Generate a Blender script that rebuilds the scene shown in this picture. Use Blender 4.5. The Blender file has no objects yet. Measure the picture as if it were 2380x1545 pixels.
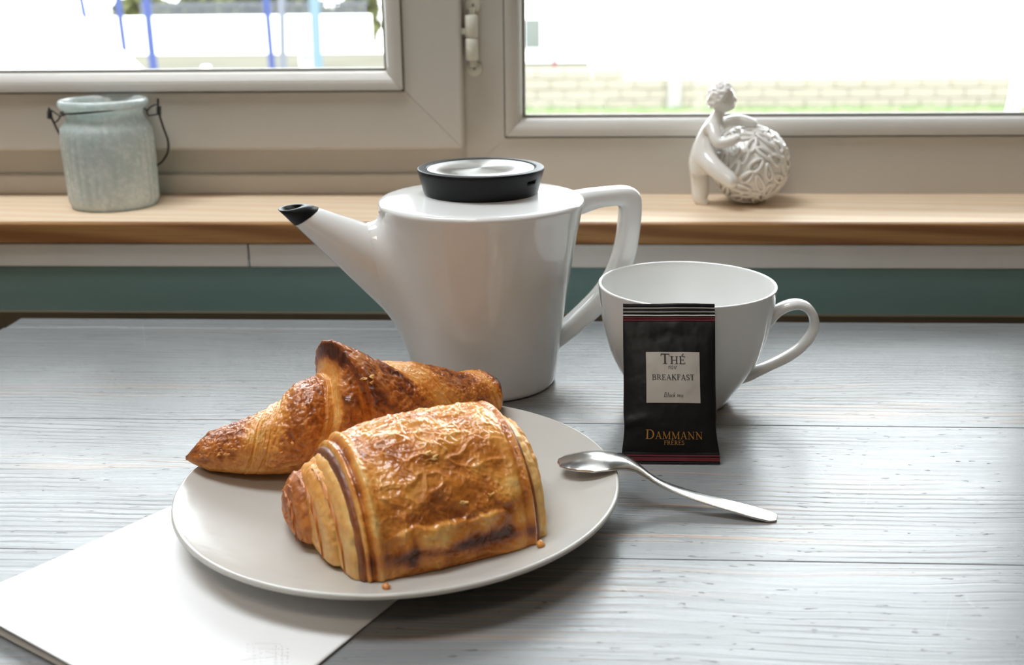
import bpy, math, random
import numpy as np
from mathutils import Vector, Matrix
random.seed(4)
RNG = np.random.default_rng(7)
SC = bpy.context.scene
COL = SC.collection
PI = math.pi

# ---------------------------------------------------------------- camera
FPX, PITCH, YAW, ROLL, CAMH = 2542.6, .3095, .0548, -.0109, .2487
PW, PH = 2380, 1545
fw = np.array([-math.sin(YAW)*math.cos(PITCH), math.cos(YAW)*math.cos(PITCH), -math.sin(PITCH)])
rt = np.array([math.cos(YAW), math.sin(YAW), 0.]); up = np.cross(rt, fw)
rt, up = math.cos(ROLL)*rt+math.sin(ROLL)*up, -math.sin(ROLL)*rt+math.cos(ROLL)*up
EYE = np.array([0, 0, CAMH])
cd = bpy.data.cameras.new('camera'); cam = bpy.data.objects.new('camera', cd); COL.objects.link(cam)
M = Matrix(((rt[0], up[0], -fw[0], 0), (rt[1], up[1], -fw[1], 0), (rt[2], up[2], -fw[2], CAMH), (0, 0, 0, 1)))
cam.matrix_world = M
cd.sensor_width = 36; cd.lens = FPX*36/PW; cd.clip_start = .02; cd.clip_end = 400
cd.dof.use_dof = True; cd.dof.focus_distance = .58; cd.dof.aperture_fstop = 10.5
SC.camera = cam

# ---------------------------------------------------------------- light
SKY = 13.0; LAMP = 5.0; EXPO = 0.48
w = bpy.data.worlds.new('overcast_sky'); SC.world = w; w.use_nodes = True
# standard overcast sky: the zenith three times as bright as the horizon
wn = w.node_tree.nodes; wl = w.node_tree.links; bg = wn['Background']; bg.inputs[0].default_value = (.92, .965, 1, 1)
_tc = wn.new('ShaderNodeTexCoord'); _sx = wn.new('ShaderNodeSeparateXYZ'); wl.new(_tc.outputs['Generated'], _sx.inputs[0])
_mx = wn.new('ShaderNodeMath'); _mx.operation = 'MAXIMUM'; _mx.inputs[1].default_value = 0; wl.new(_sx.outputs[2], _mx.inputs[0])
_ma = wn.new('ShaderNodeMath'); _ma.operation = 'MULTIPLY_ADD'; _ma.inputs[1].default_value = SKY*2/3; _ma.inputs[2].default_value = SKY/3
wl.new(_mx.outputs[0], _ma.inputs[0]); wl.new(_ma.outputs[0], bg.inputs[1])

def area(name, loc, rot, sx, sy, power=0, col=(1, 1, 1), portal=False, shape='RECTANGLE'):
    l = bpy.data.lights.new(name, 'AREA'); l.shape = shape; l.size = sx; l.size_y = sy
    l.energy = power; l.color = col
    if portal: l.cycles.is_portal = True
    o = bpy.data.objects.new(name, l); o.location = loc; o.rotation_euler = rot; COL.objects.link(o)
    return o
area('window_portal', (-.385, 1.12, .83), (-PI/2, 0, 0), 1.76, 1.53, portal=True)
RX0, RX1, RY0, RY1 = -1.25, -.15, .42, 1.02      # unseen ceiling opening, added to brighten the sill and napkin
area('added_roof_portal', ((RX0+RX1)/2, (RY0+RY1)/2, 1.79), (0, 0, 0), RX1-RX0, RY1-RY0, portal=True)
area('ceiling_lamp', (-.25, -.75, 1.68), (0, 0, 0), .5, .5, LAMP, (1, .86, .70), shape='DISK')
SC.view_settings.view_transform = 'Standard'; SC.view_settings.look = 'None'
SC.view_settings.exposure = EXPO; SC.view_settings.gamma = 1; SC.view_settings.use_curve_mapping = False

# ---------------------------------------------------------------- helpers
def ray(x, y): return fw + rt*(x-PW/2)/FPX - up*(y-PH/2)/FPX
def at(x, y, Y): d = ray(x, y); return EYE + d*Y/d[1]
def atz(x, y, z): d = ray(x, y); return EYE + d*(z-CAMH)/d[2]

_p = np.random.default_rng(11).permutation(256); _p = np.concatenate([_p, _p, _p])
_g = np.random.default_rng(12).normal(size=(256, 3)); _g /= np.linalg.norm(_g, axis=1)[:, None]
def noise(P):
    P = np.asarray(P, float); i = np.floor(P).astype(int); f = P-i; i &= 255
    u = f*f*f*(f*(f*6-15)+10); out = 0
    for dx in (0, 1):
        for dy in (0, 1):
            for dz in (0, 1):
                h = _p[_p[_p[(i[..., 0]+dx) & 255]+((i[..., 1]+dy) & 255)]+((i[..., 2]+dz) & 255)]
                d = (_g[h]*(f-np.array([dx, dy, dz]))).sum(-1)
                wgt = (u[..., 0] if dx else 1-u[..., 0])*(u[..., 1] if dy else 1-u[..., 1])*(u[..., 2] if dz else 1-u[..., 2])
                out = out+wgt*d
    return out*1.5
def fbm(P, n=3):
    a, s, o = 1., 1., 0
    for k in range(n): o = o+a*noise(P*s+17.3*k); a *= .5; s *= 2.03
    return o
def ridged(P, n=2):
    a, s, o = 1., 1., 0
    for k in range(n): o = o+a*(1-np.abs(noise(P*s+9.1*k))*2); a *= .5; s *= 2.1
    return o/1.5
def sstep(a, b, x): t = np.clip((x-a)/(b-a), 0, 1); return t*t*(3-2*t)

def tag(o, label=None, cat=None, group=None, kind=None):
    if label: o['label'] = label
    if cat: o['category'] = cat
    if group: o['group'] = group
    if kind: o['kind'] = kind
    return o
def thing(name, loc, label=None, cat=None, group=None, kind=None):
    o = bpy.data.objects.new(name, None); o.location = loc; COL.objects.link(o); o.empty_display_size = .02
    return tag(o, label, cat, group, kind)
def wloc(o):
    v = Vector((0, 0, 0))
    while o: v = v+o.location; o = o.parent
    return np.array(v)
def mk(name, V, F, mat, parent=None, smooth=True, col=None, uv=None, origin=None):
    V = np.asarray(V, float).reshape(-1, 3)
    org = np.zeros(3) if origin is None else np.asarray(origin, float)
    base = wloc(parent) if parent else np.zeros(3)
    me = bpy.data.meshes.new(name)
    me.from_pydata((V-base-org).tolist(), [], F.tolist() if isinstance(F, np.ndarray) else F)
    if smooth: me.polygons.foreach_set('use_smooth', [True]*len(me.polygons))
    if col is not None:
        ca = me.color_attributes.new('Col', 'FLOAT_COLOR', 'POINT')
        c = np.ones((len(V), 4)); c[:, :3] = np.asarray(col).reshape(-1, 3); ca.data.foreach_set('color', c.ravel())
    if uv is not None:
        ul = me.uv_layers.new(name='UVMap'); li = np.zeros(len(me.loops), int); me.loops.foreach_get('vertex_index', li)
        ul.data.foreach_set('uv', np.asarray(uv, float).reshape(-1, 2)[li].ravel())
    me.update()
    if mat: me.materials.append(mat)
    o = bpy.data.objects.new(name, me); COL.objects.link(o); o.location = org
    if parent: o.parent = parent
    return o
def gridF(nu, nv, wu=False, wv=False, flip=False):
    iu = np.arange(nu if wu else nu-1); iv = np.arange(nv if wv else nv-1)
    a, b = np.meshgrid(iu, iv, indexing='ij'); a2 = (a+1) % nu; b2 = (b+1) % nv
    q = np.stack([a*nv+b, a2*nv+b, a2*nv+b2, a*nv+b2], -1).reshape(-1, 4)
    return q[:, ::-1] if flip else q
def smooth_prof(pts, n=12):
    """dense polyline through profile points (Catmull-Rom)"""
    p = np.asarray(pts, float); out = []
    q = np.vstack([2*p[0]-p[1], p, 2*p[-1]-p[-2]])
    for i in range(1, len(q)-2):
        t = np.linspace(0, 1, n, endpoint=False)[:, None]
        a, b, c, d = q[i-1], q[i], q[i+1], q[i+2]
        out.append(.5*(2*b+(c-a)*t+(2*a-5*b+4*c-d)*t*t+(3*b-a-3*c+d)*t**3))
    return np.vstack(out+[p[-1:]])
def lathe_pts(prof, n=128):
    p = np.asarray(prof, float); t = np.linspace(0, 2*PI, n, endpoint=False)
    return np.stack([p[:, 0][:, None]*np.cos(t), p[:, 0][:, None]*np.sin(t), np.repeat(p[:, 1][:, None], n, 1)], -1)
def lathe(name, prof, mat, parent, c, n=128):
    return mk(name, lathe_pts(prof, n)+np.array([c[0], c[1], c[2] if len(c) > 2 else 0]), gridF(len(prof), n, wv=True, flip=True), mat, parent)
def frames(P):
    P = np.asarray(P, float); T = np.gradient(P, axis=0); T /= np.linalg.norm(T, axis=1)[:, None]
    N = np.zeros_like(P); a = np.array([0, 0, 1.]) if abs(T[0][2]) < .8 else np.array([0, 1., 0])
    n = a-T[0]*(a@T[0]); n /= np.linalg.norm(n)
    for i in range(len(P)):
        n = n-T[i]*(n@T[i]); n /= np.linalg.norm(n); N[i] = n
    return T, N, np.cross(T, N)
def tube(name, P, r, mat, parent=None, n=12, closed=False):
    P = np.asarray(P, float); r = np.broadcast_to(np.asarray(r, float), (len(P),))
    T, N, B = frames(P); t = np.linspace(0, 2*PI, n, endpoint=False)
    V = P[:, None]+r[:, None, None]*(N[:, None]*np.cos(t)[None, :, None]+B[:, None]*np.sin(t)[None, :, None])
    F = gridF(len(P), n, wv=True).tolist()
    if not closed:
        F.append(list(range(n))); F.append([(len(P)-1)*n+k for k in range(n)][::-1])
    return (V.reshape(-1, 3), F) if name is None else mk(name, V, F, mat, parent)
def merge(parts):
    V, F, o = [], [], 0
    for v, f in parts:
        v = np.asarray(v).reshape(-1, 3); V.append(v); F += [[i+o for i in q] for q in (f.tolist() if isinstance(f, np.ndarray) else f)]; o += len(v)
    return np.vstack(V), F
def boxVF(x0, x1, y0, y1, z0, z1, b=0.0):
    """box, bevelled by b on all edges"""
    if b <= 0:
        V = [(x, y, z) for x in (x0, x1) for y in (y0, y1) for z in (z0, z1)]
        return np.array(V), [[0, 1, 3, 2], [4, 6, 7, 5], [0, 4, 5, 1], [2, 3, 7, 6], [0, 2, 6, 4], [1, 5, 7, 3]]
    c = np.array([(x0+x1)/2, (y0+y1)/2, (z0+z1)/2]); h = np.array([(x1-x0)/2, (y1-y0)/2, (z1-z0)/2])
    import bmesh
    bm = bmesh.new(); bmesh.ops.create_cube(bm, size=2)
    for v in bm.verts: v.co = Vector(c+np.array(v.co)*h)
    bmesh.ops.bevel(bm, geom=bm.edges[:], offset=b, segments=2, affect='EDGES', profile=.5)
    bm.verts.index_update(); V = np.array([v.co[:] for v in bm.verts]); F = [[v.index for v in f.verts] for f in bm.faces]; bm.free()
    return V, F
def box(name, x0, x1, y0, y1, z0, z1, mat, parent=None, b=0.0, smooth=False):
    V, F = boxVF(x0, x1, y0, y1, z0, z1, b)
    return mk(name, V, F, mat, parent, smooth=smooth)

# ---------------------------------------------------------------- materials
class NT:
    def __init__(s, name):
        s.m = bpy.data.materials.new(name); s.m.use_nodes = True; s.t = s.m.node_tree; s.N = s.t.nodes; s.L = s.t.links
        s.p = s.N['Principled BSDF']; s.out = s.N['Material Output']
    def n(s, typ, **kw):
        nd = s.N.new(typ)
        for k, v in kw.items():
            if k in nd.inputs.keys() if isinstance(k, str) else False: nd.inputs[k].default_value = v
            else: setattr(nd, k, v)
        return nd
    def link(s, a, b): s.L.new(a, b); return s
    def coord(s, kind='Object', scale=(1, 1, 1), loc=(0, 0, 0), rot=(0, 0, 0)):
        tc = s.n('ShaderNodeTexCoord'); mp = s.n('ShaderNodeMapping'); mp.inputs['Scale'].default_value = scale
        mp.inputs['Location'].default_value = loc; mp.inputs['Rotation'].default_value = rot
        s.link(tc.outputs[kind], mp.inputs[0]); return mp.outputs[0]
    def noise(s, vec, scale, detail=4, rough=.5, dist=0):
        nd = s.n('ShaderNodeTexNoise'); nd.inputs['Scale'].default_value = scale; nd.inputs['Detail'].default_value = detail
        nd.inputs['Roughness'].default_value = rough; nd.inputs['Distortion'].default_value = dist
        if vec is not None: s.link(vec, nd.inputs['Vector'])
        return nd.outputs['Fac']
    def ramp(s, fac, stops):
        r = s.n('ShaderNodeValToRGB'); e = r.color_ramp.elements
        while len(e) < len(stops): e.new(.5)
        for el, (p, c) in zip(e, stops):
            el.position = p; el.color = (*(c if isinstance(c, tuple) else (c, c, c)), 1)
        s.link(fac, r.inputs[0]); return r.outputs[0]
    def mix(s, fac, a, b, mode='MIX'):
        m = s.n('ShaderNodeMix'); m.data_type = 'RGBA'; m.blend_type = mode
        for sock, v in ((m.inputs[0], fac), (m.inputs[6], a), (m.inputs[7], b)):
            if isinstance(v, bpy.types.NodeSocket): s.link(v, sock)
            elif isinstance(v, (int, float)) and sock == m.inputs[0]: sock.default_value = v
            else: sock.default_value = (*v, 1) if len(v) == 3 else v
        return m.outputs[2]
    def math(s, op, a, b=None):
        m = s.n('ShaderNodeMath'); m.operation = op
        for i, v in enumerate((a, b)):
            if v is None: continue
            if isinstance(v, bpy.types.NodeSocket): s.link(v, m.inputs[i])
            else: m.inputs[i].default_value = v
        return m.outputs[0]
    def bump(s, h, strength=.3, dist=.001, normal=None):
        b = s.n('ShaderNodeBump'); b.inputs['Strength'].default_value = strength; b.inputs['Distance'].default_value = dist
        s.link(h, b.inputs['Height'])
        if normal is not None: s.link(normal, b.inputs['Normal'])
        return b.outputs[0]
    def set(s, **kw):
        for k, v in kw.items():
            k = k.replace('_', ' ')
            if isinstance(v, bpy.types.NodeSocket): s.link(v, s.p.inputs[k])
            else: s.p.inputs[k].default_value = (*v, 1) if isinstance(v, tuple) and len(v) == 3 else v
        return s
def plain(name, c, rough=.5, metal=0, bump=0, bscale=200, var=.06, coat=0, spec=.5):
    t = NT(name); v = t.coord(); f = t.noise(v, bscale*.1, 3)
    col = t.mix(f, tuple(x*(1-var) for x in c), tuple(min(1, x*(1+var)) for x in c))
    t.set(Base_Color=col, Roughness=rough, Metallic=metal, Coat_Weight=coat)
    t.p.inputs['Specular IOR Level'].default_value = spec
    if bump: t.link(t.bump(t.noise(v, bscale, 3), bump, .0005), t.p.inputs['Normal'])
    return t.m

def mat_porcelain(name, c, rough=.09):
    t = NT(name); v = t.coord()
    t.set(Base_Color=t.mix(t.noise(v, 30, 2), c, tuple(x*.98 for x in c)), Roughness=rough, Coat_Weight=.3, Coat_Roughness=.04)
    return t.m
M_POT = mat_porcelain('white_porcelain', (.89, .90, .895))
M_CUP = mat_porcelain('white_cup_glaze', (.85, .855, .845))
M_FIG = mat_porcelain('white_figurine_glaze', (.90, .88, .84), .16)

def mat_plate():
    t = NT('grey_cream_plate'); v = t.coord()
    f = t.noise(v, 60, 5); h = t.noise(t.coord(scale=(1, 6, 1), rot=(0, 0, .6)), 90, 3)
    t.set(Base_Color=t.mix(f, (.52, .51, .475), (.56, .55, .515)), Roughness=t.ramp(h, [(.3, .14), (.75, .26)]))
    t.p.inputs['Specular IOR Level'].default_value = .5
    return t.m
M_PLATE = mat_plate()
M_RUBBER = plain('black_rubber', (.006, .007, .009), .45, bump=.15, bscale=900, spec=.28)
def mat_steel(name, c=(.62, .62, .61), rough=.3, aniso=0.0, radial=False):
    t = NT(name); v = t.coord(scale=(1, 1, 1))
    t.set(Base_Color=t.mix(t.noise(v, 400, 3), c, tuple(x*.85 for x in c)), Metallic=1.0, Roughness=rough, Anisotropic=aniso)
    if radial:
        tg = t.n('ShaderNodeTangent'); tg.direction_type = 'RADIAL'; tg.axis = 'Z'; t.link(tg.outputs[0], t.p.inputs['Tangent'])
    return t.m
M_DISC = mat_steel('brushed_steel_disc', (.52, .51, .49), .36, .75, True)
def mat_spoon():
    t = NT('spoon_steel'); v = t.coord()
    f = t.noise(v, 55, 5, .6); sp = t.noise(v, 900, 2)
    st = t.ramp(t.noise(v, 70, 2), [(.6, 0.), (.72, 1.)])
    t.set(Base_Color=t.mix(st, (.74, .735, .72), (.70, .62, .46)), Metallic=1.0, Roughness=t.ramp(t.mix(.35, f, sp), [(.3, .17), (.7, .25)]))
    return t.m
M_SPOON = mat_spoon()
M_WIRE = plain('black_iron_wire', (.015, .015, .016), .45)
M_PVC = plain('white_window_plastic', (.59, .565, .52), .32, var=.02)
M_PVC2 = plain('ivory_hinge_plastic', (.72, .71, .62), .35, var=.03)
M_GASK = plain('grey_gasket_rubber', (.30, .29, .26), .6)
M_TRIMW = plain('white_painted_board', (.84, .82, .78), .5, bump=.05, bscale=300)
M_CREAM = plain('cream_wall_paint', (.38, .30, .215), .8, bump=.1, bscale=150)
M_CEIL = plain('white_ceiling_paint', (.60, .55, .48), .9)
M_FLOOR = plain('brown_floor_boards', (.16, .10, .055), .5)

def mat_teal():
    t = NT('teal_wall_paint'); v = t.coord(scale=(.3, 1, 8)); f = t.noise(v, 10, 3)
    t.set(Base_Color=t.mix(f, (.20, .335, .33), (.22, .355, .345)), Roughness=.42)
    t.link(t.bump(t.noise(t.coord(), 250, 2), .06, .0005), t.p.inputs['Normal'])
    return t.m
M_TEAL = mat_teal()

def mat_glass(name='window_glass'):
    t = NT(name); tr = t.n('ShaderNodeBsdfTransparent'); gl = t.n('ShaderNodeBsdfGlossy'); gl.inputs['Roughness'].default_value = .01
    tr.inputs[0].default_value = (.97, .985, .98, 1)
    fr = t.n('ShaderNodeFresnel'); fr.inputs[0].default_value = 1.45; mx = t.n('ShaderNodeMixShader')
    t.link(fr.outputs[0], mx.inputs[0]); t.link(tr.outputs[0], mx.inputs[1]); t.link(gl.outputs[0], mx.inputs[2]); t.link(mx.outputs[0], t.out.inputs[0])
    return t.m
M_GLASS = mat_glass()

def mat_sill(name, ca, cb, cc, ck):
    t = NT(name); v = t.coord(scale=(1.2, 14, 14)); dis = t.noise(t.coord(scale=(2.5, 5, 5)), 2.2, 2)
    wv = t.n('ShaderNodeTexWave'); wv.wave_type = 'BANDS'; wv.bands_direction = 'DIAGONAL'
    wv.inputs['Scale'].default_value = 2.4; wv.inputs['Distortion'].default_value = 9; wv.inputs['Detail'].default_value = 3; wv.inputs['Detail Scale'].default_value = .35
    t.link(v, wv.inputs['Vector']); fine = t.noise(t.coord(scale=(6, 220, 220)), 3, 4)
    c = t.mix(t.ramp(wv.outputs['Fac'], [(.25, 0.), (.9, 1.)]), ca, cb)
    c = t.mix(t.ramp(fine, [(.4, 0.), (.8, .5)]), c, cc)
    kn = t.n('ShaderNodeTexVoronoi'); kn.inputs['Scale'].default_value = 1.0; t.link(t.coord(scale=(3.2, 9, 9), loc=(.35, .2, .1)), kn.inputs['Vector'])
    c = t.mix(t.ramp(kn.outputs['Distance'], [(.03, .8), (.13, 0.)]), c, ck)
    t.set(Base_Color=c, Roughness=.5)
    t.link(t.bump(fine, .15, .0004), t.p.inputs['Normal'])
    return t.m
M_SILL = mat_sill('pale_pine_board', (.88, .72, .54), (.82, .62, .42), (.74, .53, .34), (.34, .19, .10))
M_NOSE = mat_sill('shaded_pine_edge', (.46, .24, .085), (.29, .125, .04), (.24, .10, .03), (.14, .06, .02))  # same pine, the shade on the room-facing edge put into its colours

def mat_table():
    t = NT('worn_grey_paint_on_wood')
    v0 = t.coord('Object')
    warp = t.noise(t.coord('Object', scale=(2.2, 7, 1)), 1.6, 3)
    def gv(sx, sy, amt, off=0):
        mp = t.coord('Object', scale=(sx, sy, 1), loc=(off, off*.7, 0))
        ad = t.n('ShaderNodeVectorMath'); ad.operation = 'MULTIPLY_ADD'; cb = t.n('ShaderNodeCombineXYZ')
        t.link(warp, cb.inputs[1]); t.link(cb.outputs[0], ad.inputs[0]); ad.inputs[1].default_value = (0, amt, 0); t.link(mp, ad.inputs[2])
        return ad.outputs[0]
    grain = t.noise(gv(4, 260, 9), 2.0, 5, .65)
    wave = t.n('ShaderNodeTexWave'); wave.wave_type = 'BANDS'; wave.bands_direction = 'Y'; wave.inputs['Scale'].default_value = 58; wave.inputs['Distortion'].default_value = .7; wave.inputs['Detail'].default_value = 2; wave.inputs['Detail Scale'].default_value = .6
    t.link(gv(1, 1, .028), wave.inputs['Vector'])
    lines = t.noise(gv(1.0, 62, 3, 3.1), 1.6, 2, .5)
    zone = t.noise(t.coord('Object', scale=(2, 5, 1), loc=(3.3, 1.9, 0)), 1.5, 2)
    zone2 = t.noise(t.coord('Object', scale=(5, 14, 1), loc=(1.3, 4.9, 0)), 1.5, 3)
    specks = t.noise(gv(75, 300, 9, 1.7), 1.6, 2, .5)
    specks2 = t.noise(t.coord('Object', scale=(110, 240, 1), loc=(4, 7, 0)), 1.4, 2, .5)
    blotch = t.noise(t.coord('Object', scale=(3, 9, 1)), 4, 4, .6)
    groove = t.math('MULTIPLY', t.ramp(wave.outputs['Fac'], [(.01, 1.), (.15, 0.)]), t.ramp(zone2, [(.40, 0.), (.60, 1.)]))
    base = t.mix(t.ramp(blotch, [(.3, 0.), (.7, 1.)]), (.205, .215, .222), (.252, .263, .270))
    base = t.mix(t.ramp(grain, [(.45, 0.), (.75, .18)]), base, (.15, .156, .16))
    base = t.mix(t.math('MULTIPLY', groove, .20), base, (.12, .115, .11))
    wornf = t.math('MULTIPLY', t.math('MAXIMUM', t.ramp(lines, [(.60, 0.), (.64, 1.), (.67, .1)]), t.math('MULTIPLY', groove, .7)), t.ramp(zone, [(.49, 0.), (.63, .85)]))
    base = t.mix(wornf, base, (.46, .285, .18))
    sf = t.math('MAXIMUM', t.ramp(specks, [(.69, 0.), (.73, 1.)]), t.ramp(specks2, [(.74, 0.), (.775, 1.)]))
    base = t.mix(t.math('MULTIPLY', sf, .8), base, (.05, .047, .045))
    wv = t.n('ShaderNodeTexVoronoi'); wv.feature = 'DISTANCE_TO_EDGE'; wv.inputs['Scale'].default_value = 1
    t.link(t.coord('Object', scale=(28, 9, 1), rot=(0, 0, .5)), wv.inputs['Vector'])
    scr = t.math('MULTIPLY', t.ramp(wv.outputs['Distance'], [(0, 1.), (.005, 0.)]), t.ramp(t.noise(v0, 14, 2), [(.57, 0.), (.68, .3)]))
    base = t.mix(scr, base, (.62, .64, .64))
    rough = t.ramp(grain, [(.3, .24), (.75, .38)])
    t.set(Base_Color=base, Roughness=rough)
    t.p.inputs['Specular IOR Level'].default_value = .5
    h = t.math('SUBTRACT', t.math('MULTIPLY', grain, -.6), t.math('ADD', t.math('MULTIPLY', sf, .9), t.math('ADD', t.math('MULTIPLY', wornf, .35), t.math('MULTIPLY', groove, .5))))
    t.link(t.bump(h, .34, .0006), t.p.inputs['Normal'])
    return t.m
M_TABLE = mat_table()
M_BARE = plain('bare_worn_wood', (.20, .155, .10), .6)

def mat_pastry(name, rough=.30, bumpd=.0006, fscale=420):
    t = NT(name); a = t.n('ShaderNodeAttribute'); a.attribute_name = 'Col'
    v = t.coord(); f = t.noise(v, fscale, 4, .6); g = t.noise(v, 130, 3)
    c = t.mix(t.ramp(f, [(.3, .16), (.7, 0.)]), a.outputs['Color'], (.20, .065, .015))
    c = t.mix(t.ramp(g, [(.55, 0.), (.8, .22)]), c, (.84, .44, .15))
    t.set(Base_Color=c, Roughness=t.ramp(g, [(.35, rough), (.7, rough+.2)]), Coat_Weight=.25, Coat_Roughness=.2)
    t.p.inputs['Subsurface Weight'].default_value = .12; t.p.inputs['Subsurface Radius'].default_value = (.003, .0012, .0005); t.p.inputs['Subsurface Scale'].default_value = 1
    t.link(t.bump(f, .5, bumpd), t.p.inputs['Normal'])
    return t.m
M_CRO = mat_pastry('croissant_crust', .27)
M_PAIN = mat_pastry('glazed_pastry_sheet', .17, .0005, 300)
M_DOUGH = mat_pastry('pale_layered_dough', .42, .0006, 360)
M_PACK = plain('matte_black_foil', (.008, .008, .0085), .45, bump=.12, bscale=260, spec=.22)
M_RED = plain('dark_red_print', (.105, .016, .022), .6, spec=.15)
M_WLINE = plain('pale_grey_print', (.55, .55, .53), .45)
M_LABEL = plain('cream_label_paper', (.42, .385, .34), .6, var=.02)
M_INK = plain('black_ink', (.02, .02, .02), .5)
M_GOLD = mat_steel('gold_foil', (.85, .46, .14), .32)

def mat_paper():
    t = NT('white_paper_napkin'); v = t.coord()
    t.set(Base_Color=t.mix(t.noise(v, 8, 3), (.86, .865, .875), (.89, .89, .895)), Roughness=.85)
    b1 = t.bump(t.noise(v, 900, 3), .25, .0003); b2 = t.bump(t.noise(v, 25, 2), .5, .002, b1)
    t.link(b2, t.p.inputs['Normal'])
    return t.m
M_PAPER = mat_paper()

def mat_jar():
    t = NT('frosted_mercury_glass'); v = t.coord()
    sp = t.noise(v, 210, 4, .65); bl = t.noise(v, 45, 3)
    mask = t.ramp(t.math('ADD', t.math('MULTIPLY', sp, .6), t.math('MULTIPLY', bl, .45)), [(.47, 0.), (.62, 1.)])
    c = t.mix(mask, (.70, .76, .75), (.93, .95, .945))
    t.set(Base_Color=c, Roughness=t.ramp(sp, [(.3, .14), (.7, .34)]), Metallic=.0, Coat_Weight=.6, Coat_Roughness=.06)
    tr = t.n('ShaderNodeBsdfTranslucent'); tr.inputs[0].default_value = (.74, .86, .85, 1)
    mx = t.n('ShaderNodeMixShader'); mx.inputs[0].default_value = .36
    t.link(t.p.outputs[0], mx.inputs[1]); t.link(tr.outputs[0], mx.inputs[2]); t.link(mx.outputs[0], t.out.inputs[0])
    t.link(t.bump(sp, .10, .0004), t.p.inputs['Normal'])
    return t.m
M_JAR = mat_jar()

# ================================================================ room shell
def struct(name, *a, b=0.0): return tag(box(name, *a, b=b), kind='structure')
XL, XR, YB, ZF, ZC = -2.2, 1.7, -2.6, -.75, 1.75
WX0, WX1, WZ1 = -1.27, .50, 1.60        # window opening
struct('floor', XL, XR, YB, 1.15, ZF-.05, ZF, M_FLOOR)
struct('ceiling', XL, RX0, YB, 1.15, ZC, ZC+.05, M_CEIL); struct('ceiling', RX1, XR, YB, 1.15, ZC, ZC+.05, M_CEIL)
struct('ceiling', RX0, RX1, YB, RY0, ZC, ZC+.05, M_CEIL); struct('ceiling', RX0, RX1, RY1, 1.15, ZC, ZC+.05, M_CEIL)
struct('wall_left', XL-.1, XL, YB-.1, 1.15, ZF, ZC, M_CREAM)
struct('wall_right', XR, XR+.1, YB-.1, 1.15, ZF, ZC, M_CREAM)
struct('wall_rear', XL, XR, YB-.1, YB, ZF, ZC, M_CREAM)
struct('wall_front', XL, XR, .8640, 1.15, ZF, .033, M_TEAL)
struct('trim_1', XL, at(577, 590, .8622)[0]-.0006, .8622, .886, .0275, .0475, M_TRIMW, b=.0012)
struct('trim_2', at(577, 590, .8622)[0]+.0006, XR, .8622, .886, .0275, .0475, M_TRIMW, b=.0012)
struct('gap_shade_strip', XL, XR, .860, .864, -.14, -.0105, plain('gap_shade_brown', (.11, .085, .05), .6), b=.001)  # dark strip standing in for the shade in the gap behind the table
struct('wall_front_upper', XL, XR, .886, 1.15, WZ1, ZC, M_CREAM)
struct('wall_front_left', XL, WX0, .886, 1.15, .0654, WZ1, M_CREAM)
struct('wall_front_right', WX1, XR, .886, 1.15, .0654, WZ1, M_CREAM)
# wooden sill board
sill = thing('window_sill', (0, .93, .0475), 'pale pine board window sill with its front edge coloured darker for shade', kind='structure')
box('board', XL, XR, .8642, 1.15, .0475, .0654, M_SILL, sill)
box('front_edge', XL, XR, .86, .8641, .0475, .0651, M_NOSE, sill, b=.0016)

# ---- windows
def frame_side(name, rect, side, prof, mat, parent, gap=.0002):
    """one mitred side of a rectangular frame; prof = (inward offset, Y)"""
    x0, x1, z0, z1 = rect; A, B = [], []
    for o, Y in prof:
        c = {'b': ((x0+o, z0+o), (x1-o, z0+o)), 't': ((x1-o, z1-o), (x0+o, z1-o)), 'l': ((x0+o, z1-o), (x0+o, z0+o)), 'r': ((x1-o, z0+o), (x1-o, z1-o))}[side]
        (ax, az), (bx, bz) = c; L = math.hypot(bx-ax, bz-az); ux, uz = (bx-ax)/L, (bz-az)/L
        A.append((ax+ux*gap, Y, az+uz*gap)); B.append((bx-ux*gap, Y, bz-uz*gap))
    n = len(prof); V = np.array(A+B); F = [[i, n+i, n+i+1, i+1] for i in range(n-1)]
    F.append([0, n-1, 2*n-1, n]); F.append(list(range(n))); F.append(list(range(2*n-1, n-1, -1)))
    return mk(name, V, F, mat, parent, smooth=False)
def arc_prof(o0, o1, Yf, Yb, n=9):
    """glazing bead: quarter-round bulging to the room from offset o0 to o1"""
    pts = [(o0, Yb)]
    for k in range(n):
        a = PI/2*k/(n-1); pts.append((o0+.0012+(o1-o0-.0012)*math.sin(a), Yf+(Yb-Yf)*(1-math.cos(a))**1.3))
    return pts+[(o1, Yb)]
sashf = .968; framef = .985
w1 = thing('window_1', (-.6, .985, .1), 'white plastic casement on the left, its sash standing proud of the frame', kind='structure')
R1 = (-1.22, -.094, .1086, 1.56)
rail = [(0, .990), (0, sashf+.0025), (.0007, sashf+.0008), (.0025, sashf), (.0500, sashf), (.0506, sashf+.0006), (.0506, .972), (.069, .9822), (.069, .990)]
for sd, nm in (('b', 'rail'), ('t', 'rail'), ('l', 'stile'), ('r', 'stile')):
    frame_side(nm, R1, sd, rail, M_PVC, w1)
    frame_side('glazing_bead', R1, sd, arc_prof(.0508, .0676, sashf-.0035, .9815), M_PVC, w1)
    frame_side('gasket', R1, sd, [(.0672, .99), (.0672, .980), (.0697, .980), (.0697, .99)], M_GASK, w1)
box('pane', R1[0]+.066, R1[1]-.066, .984, .988, R1[2]+.066, R1[3]-.066, M_GLASS, w1)
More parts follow.
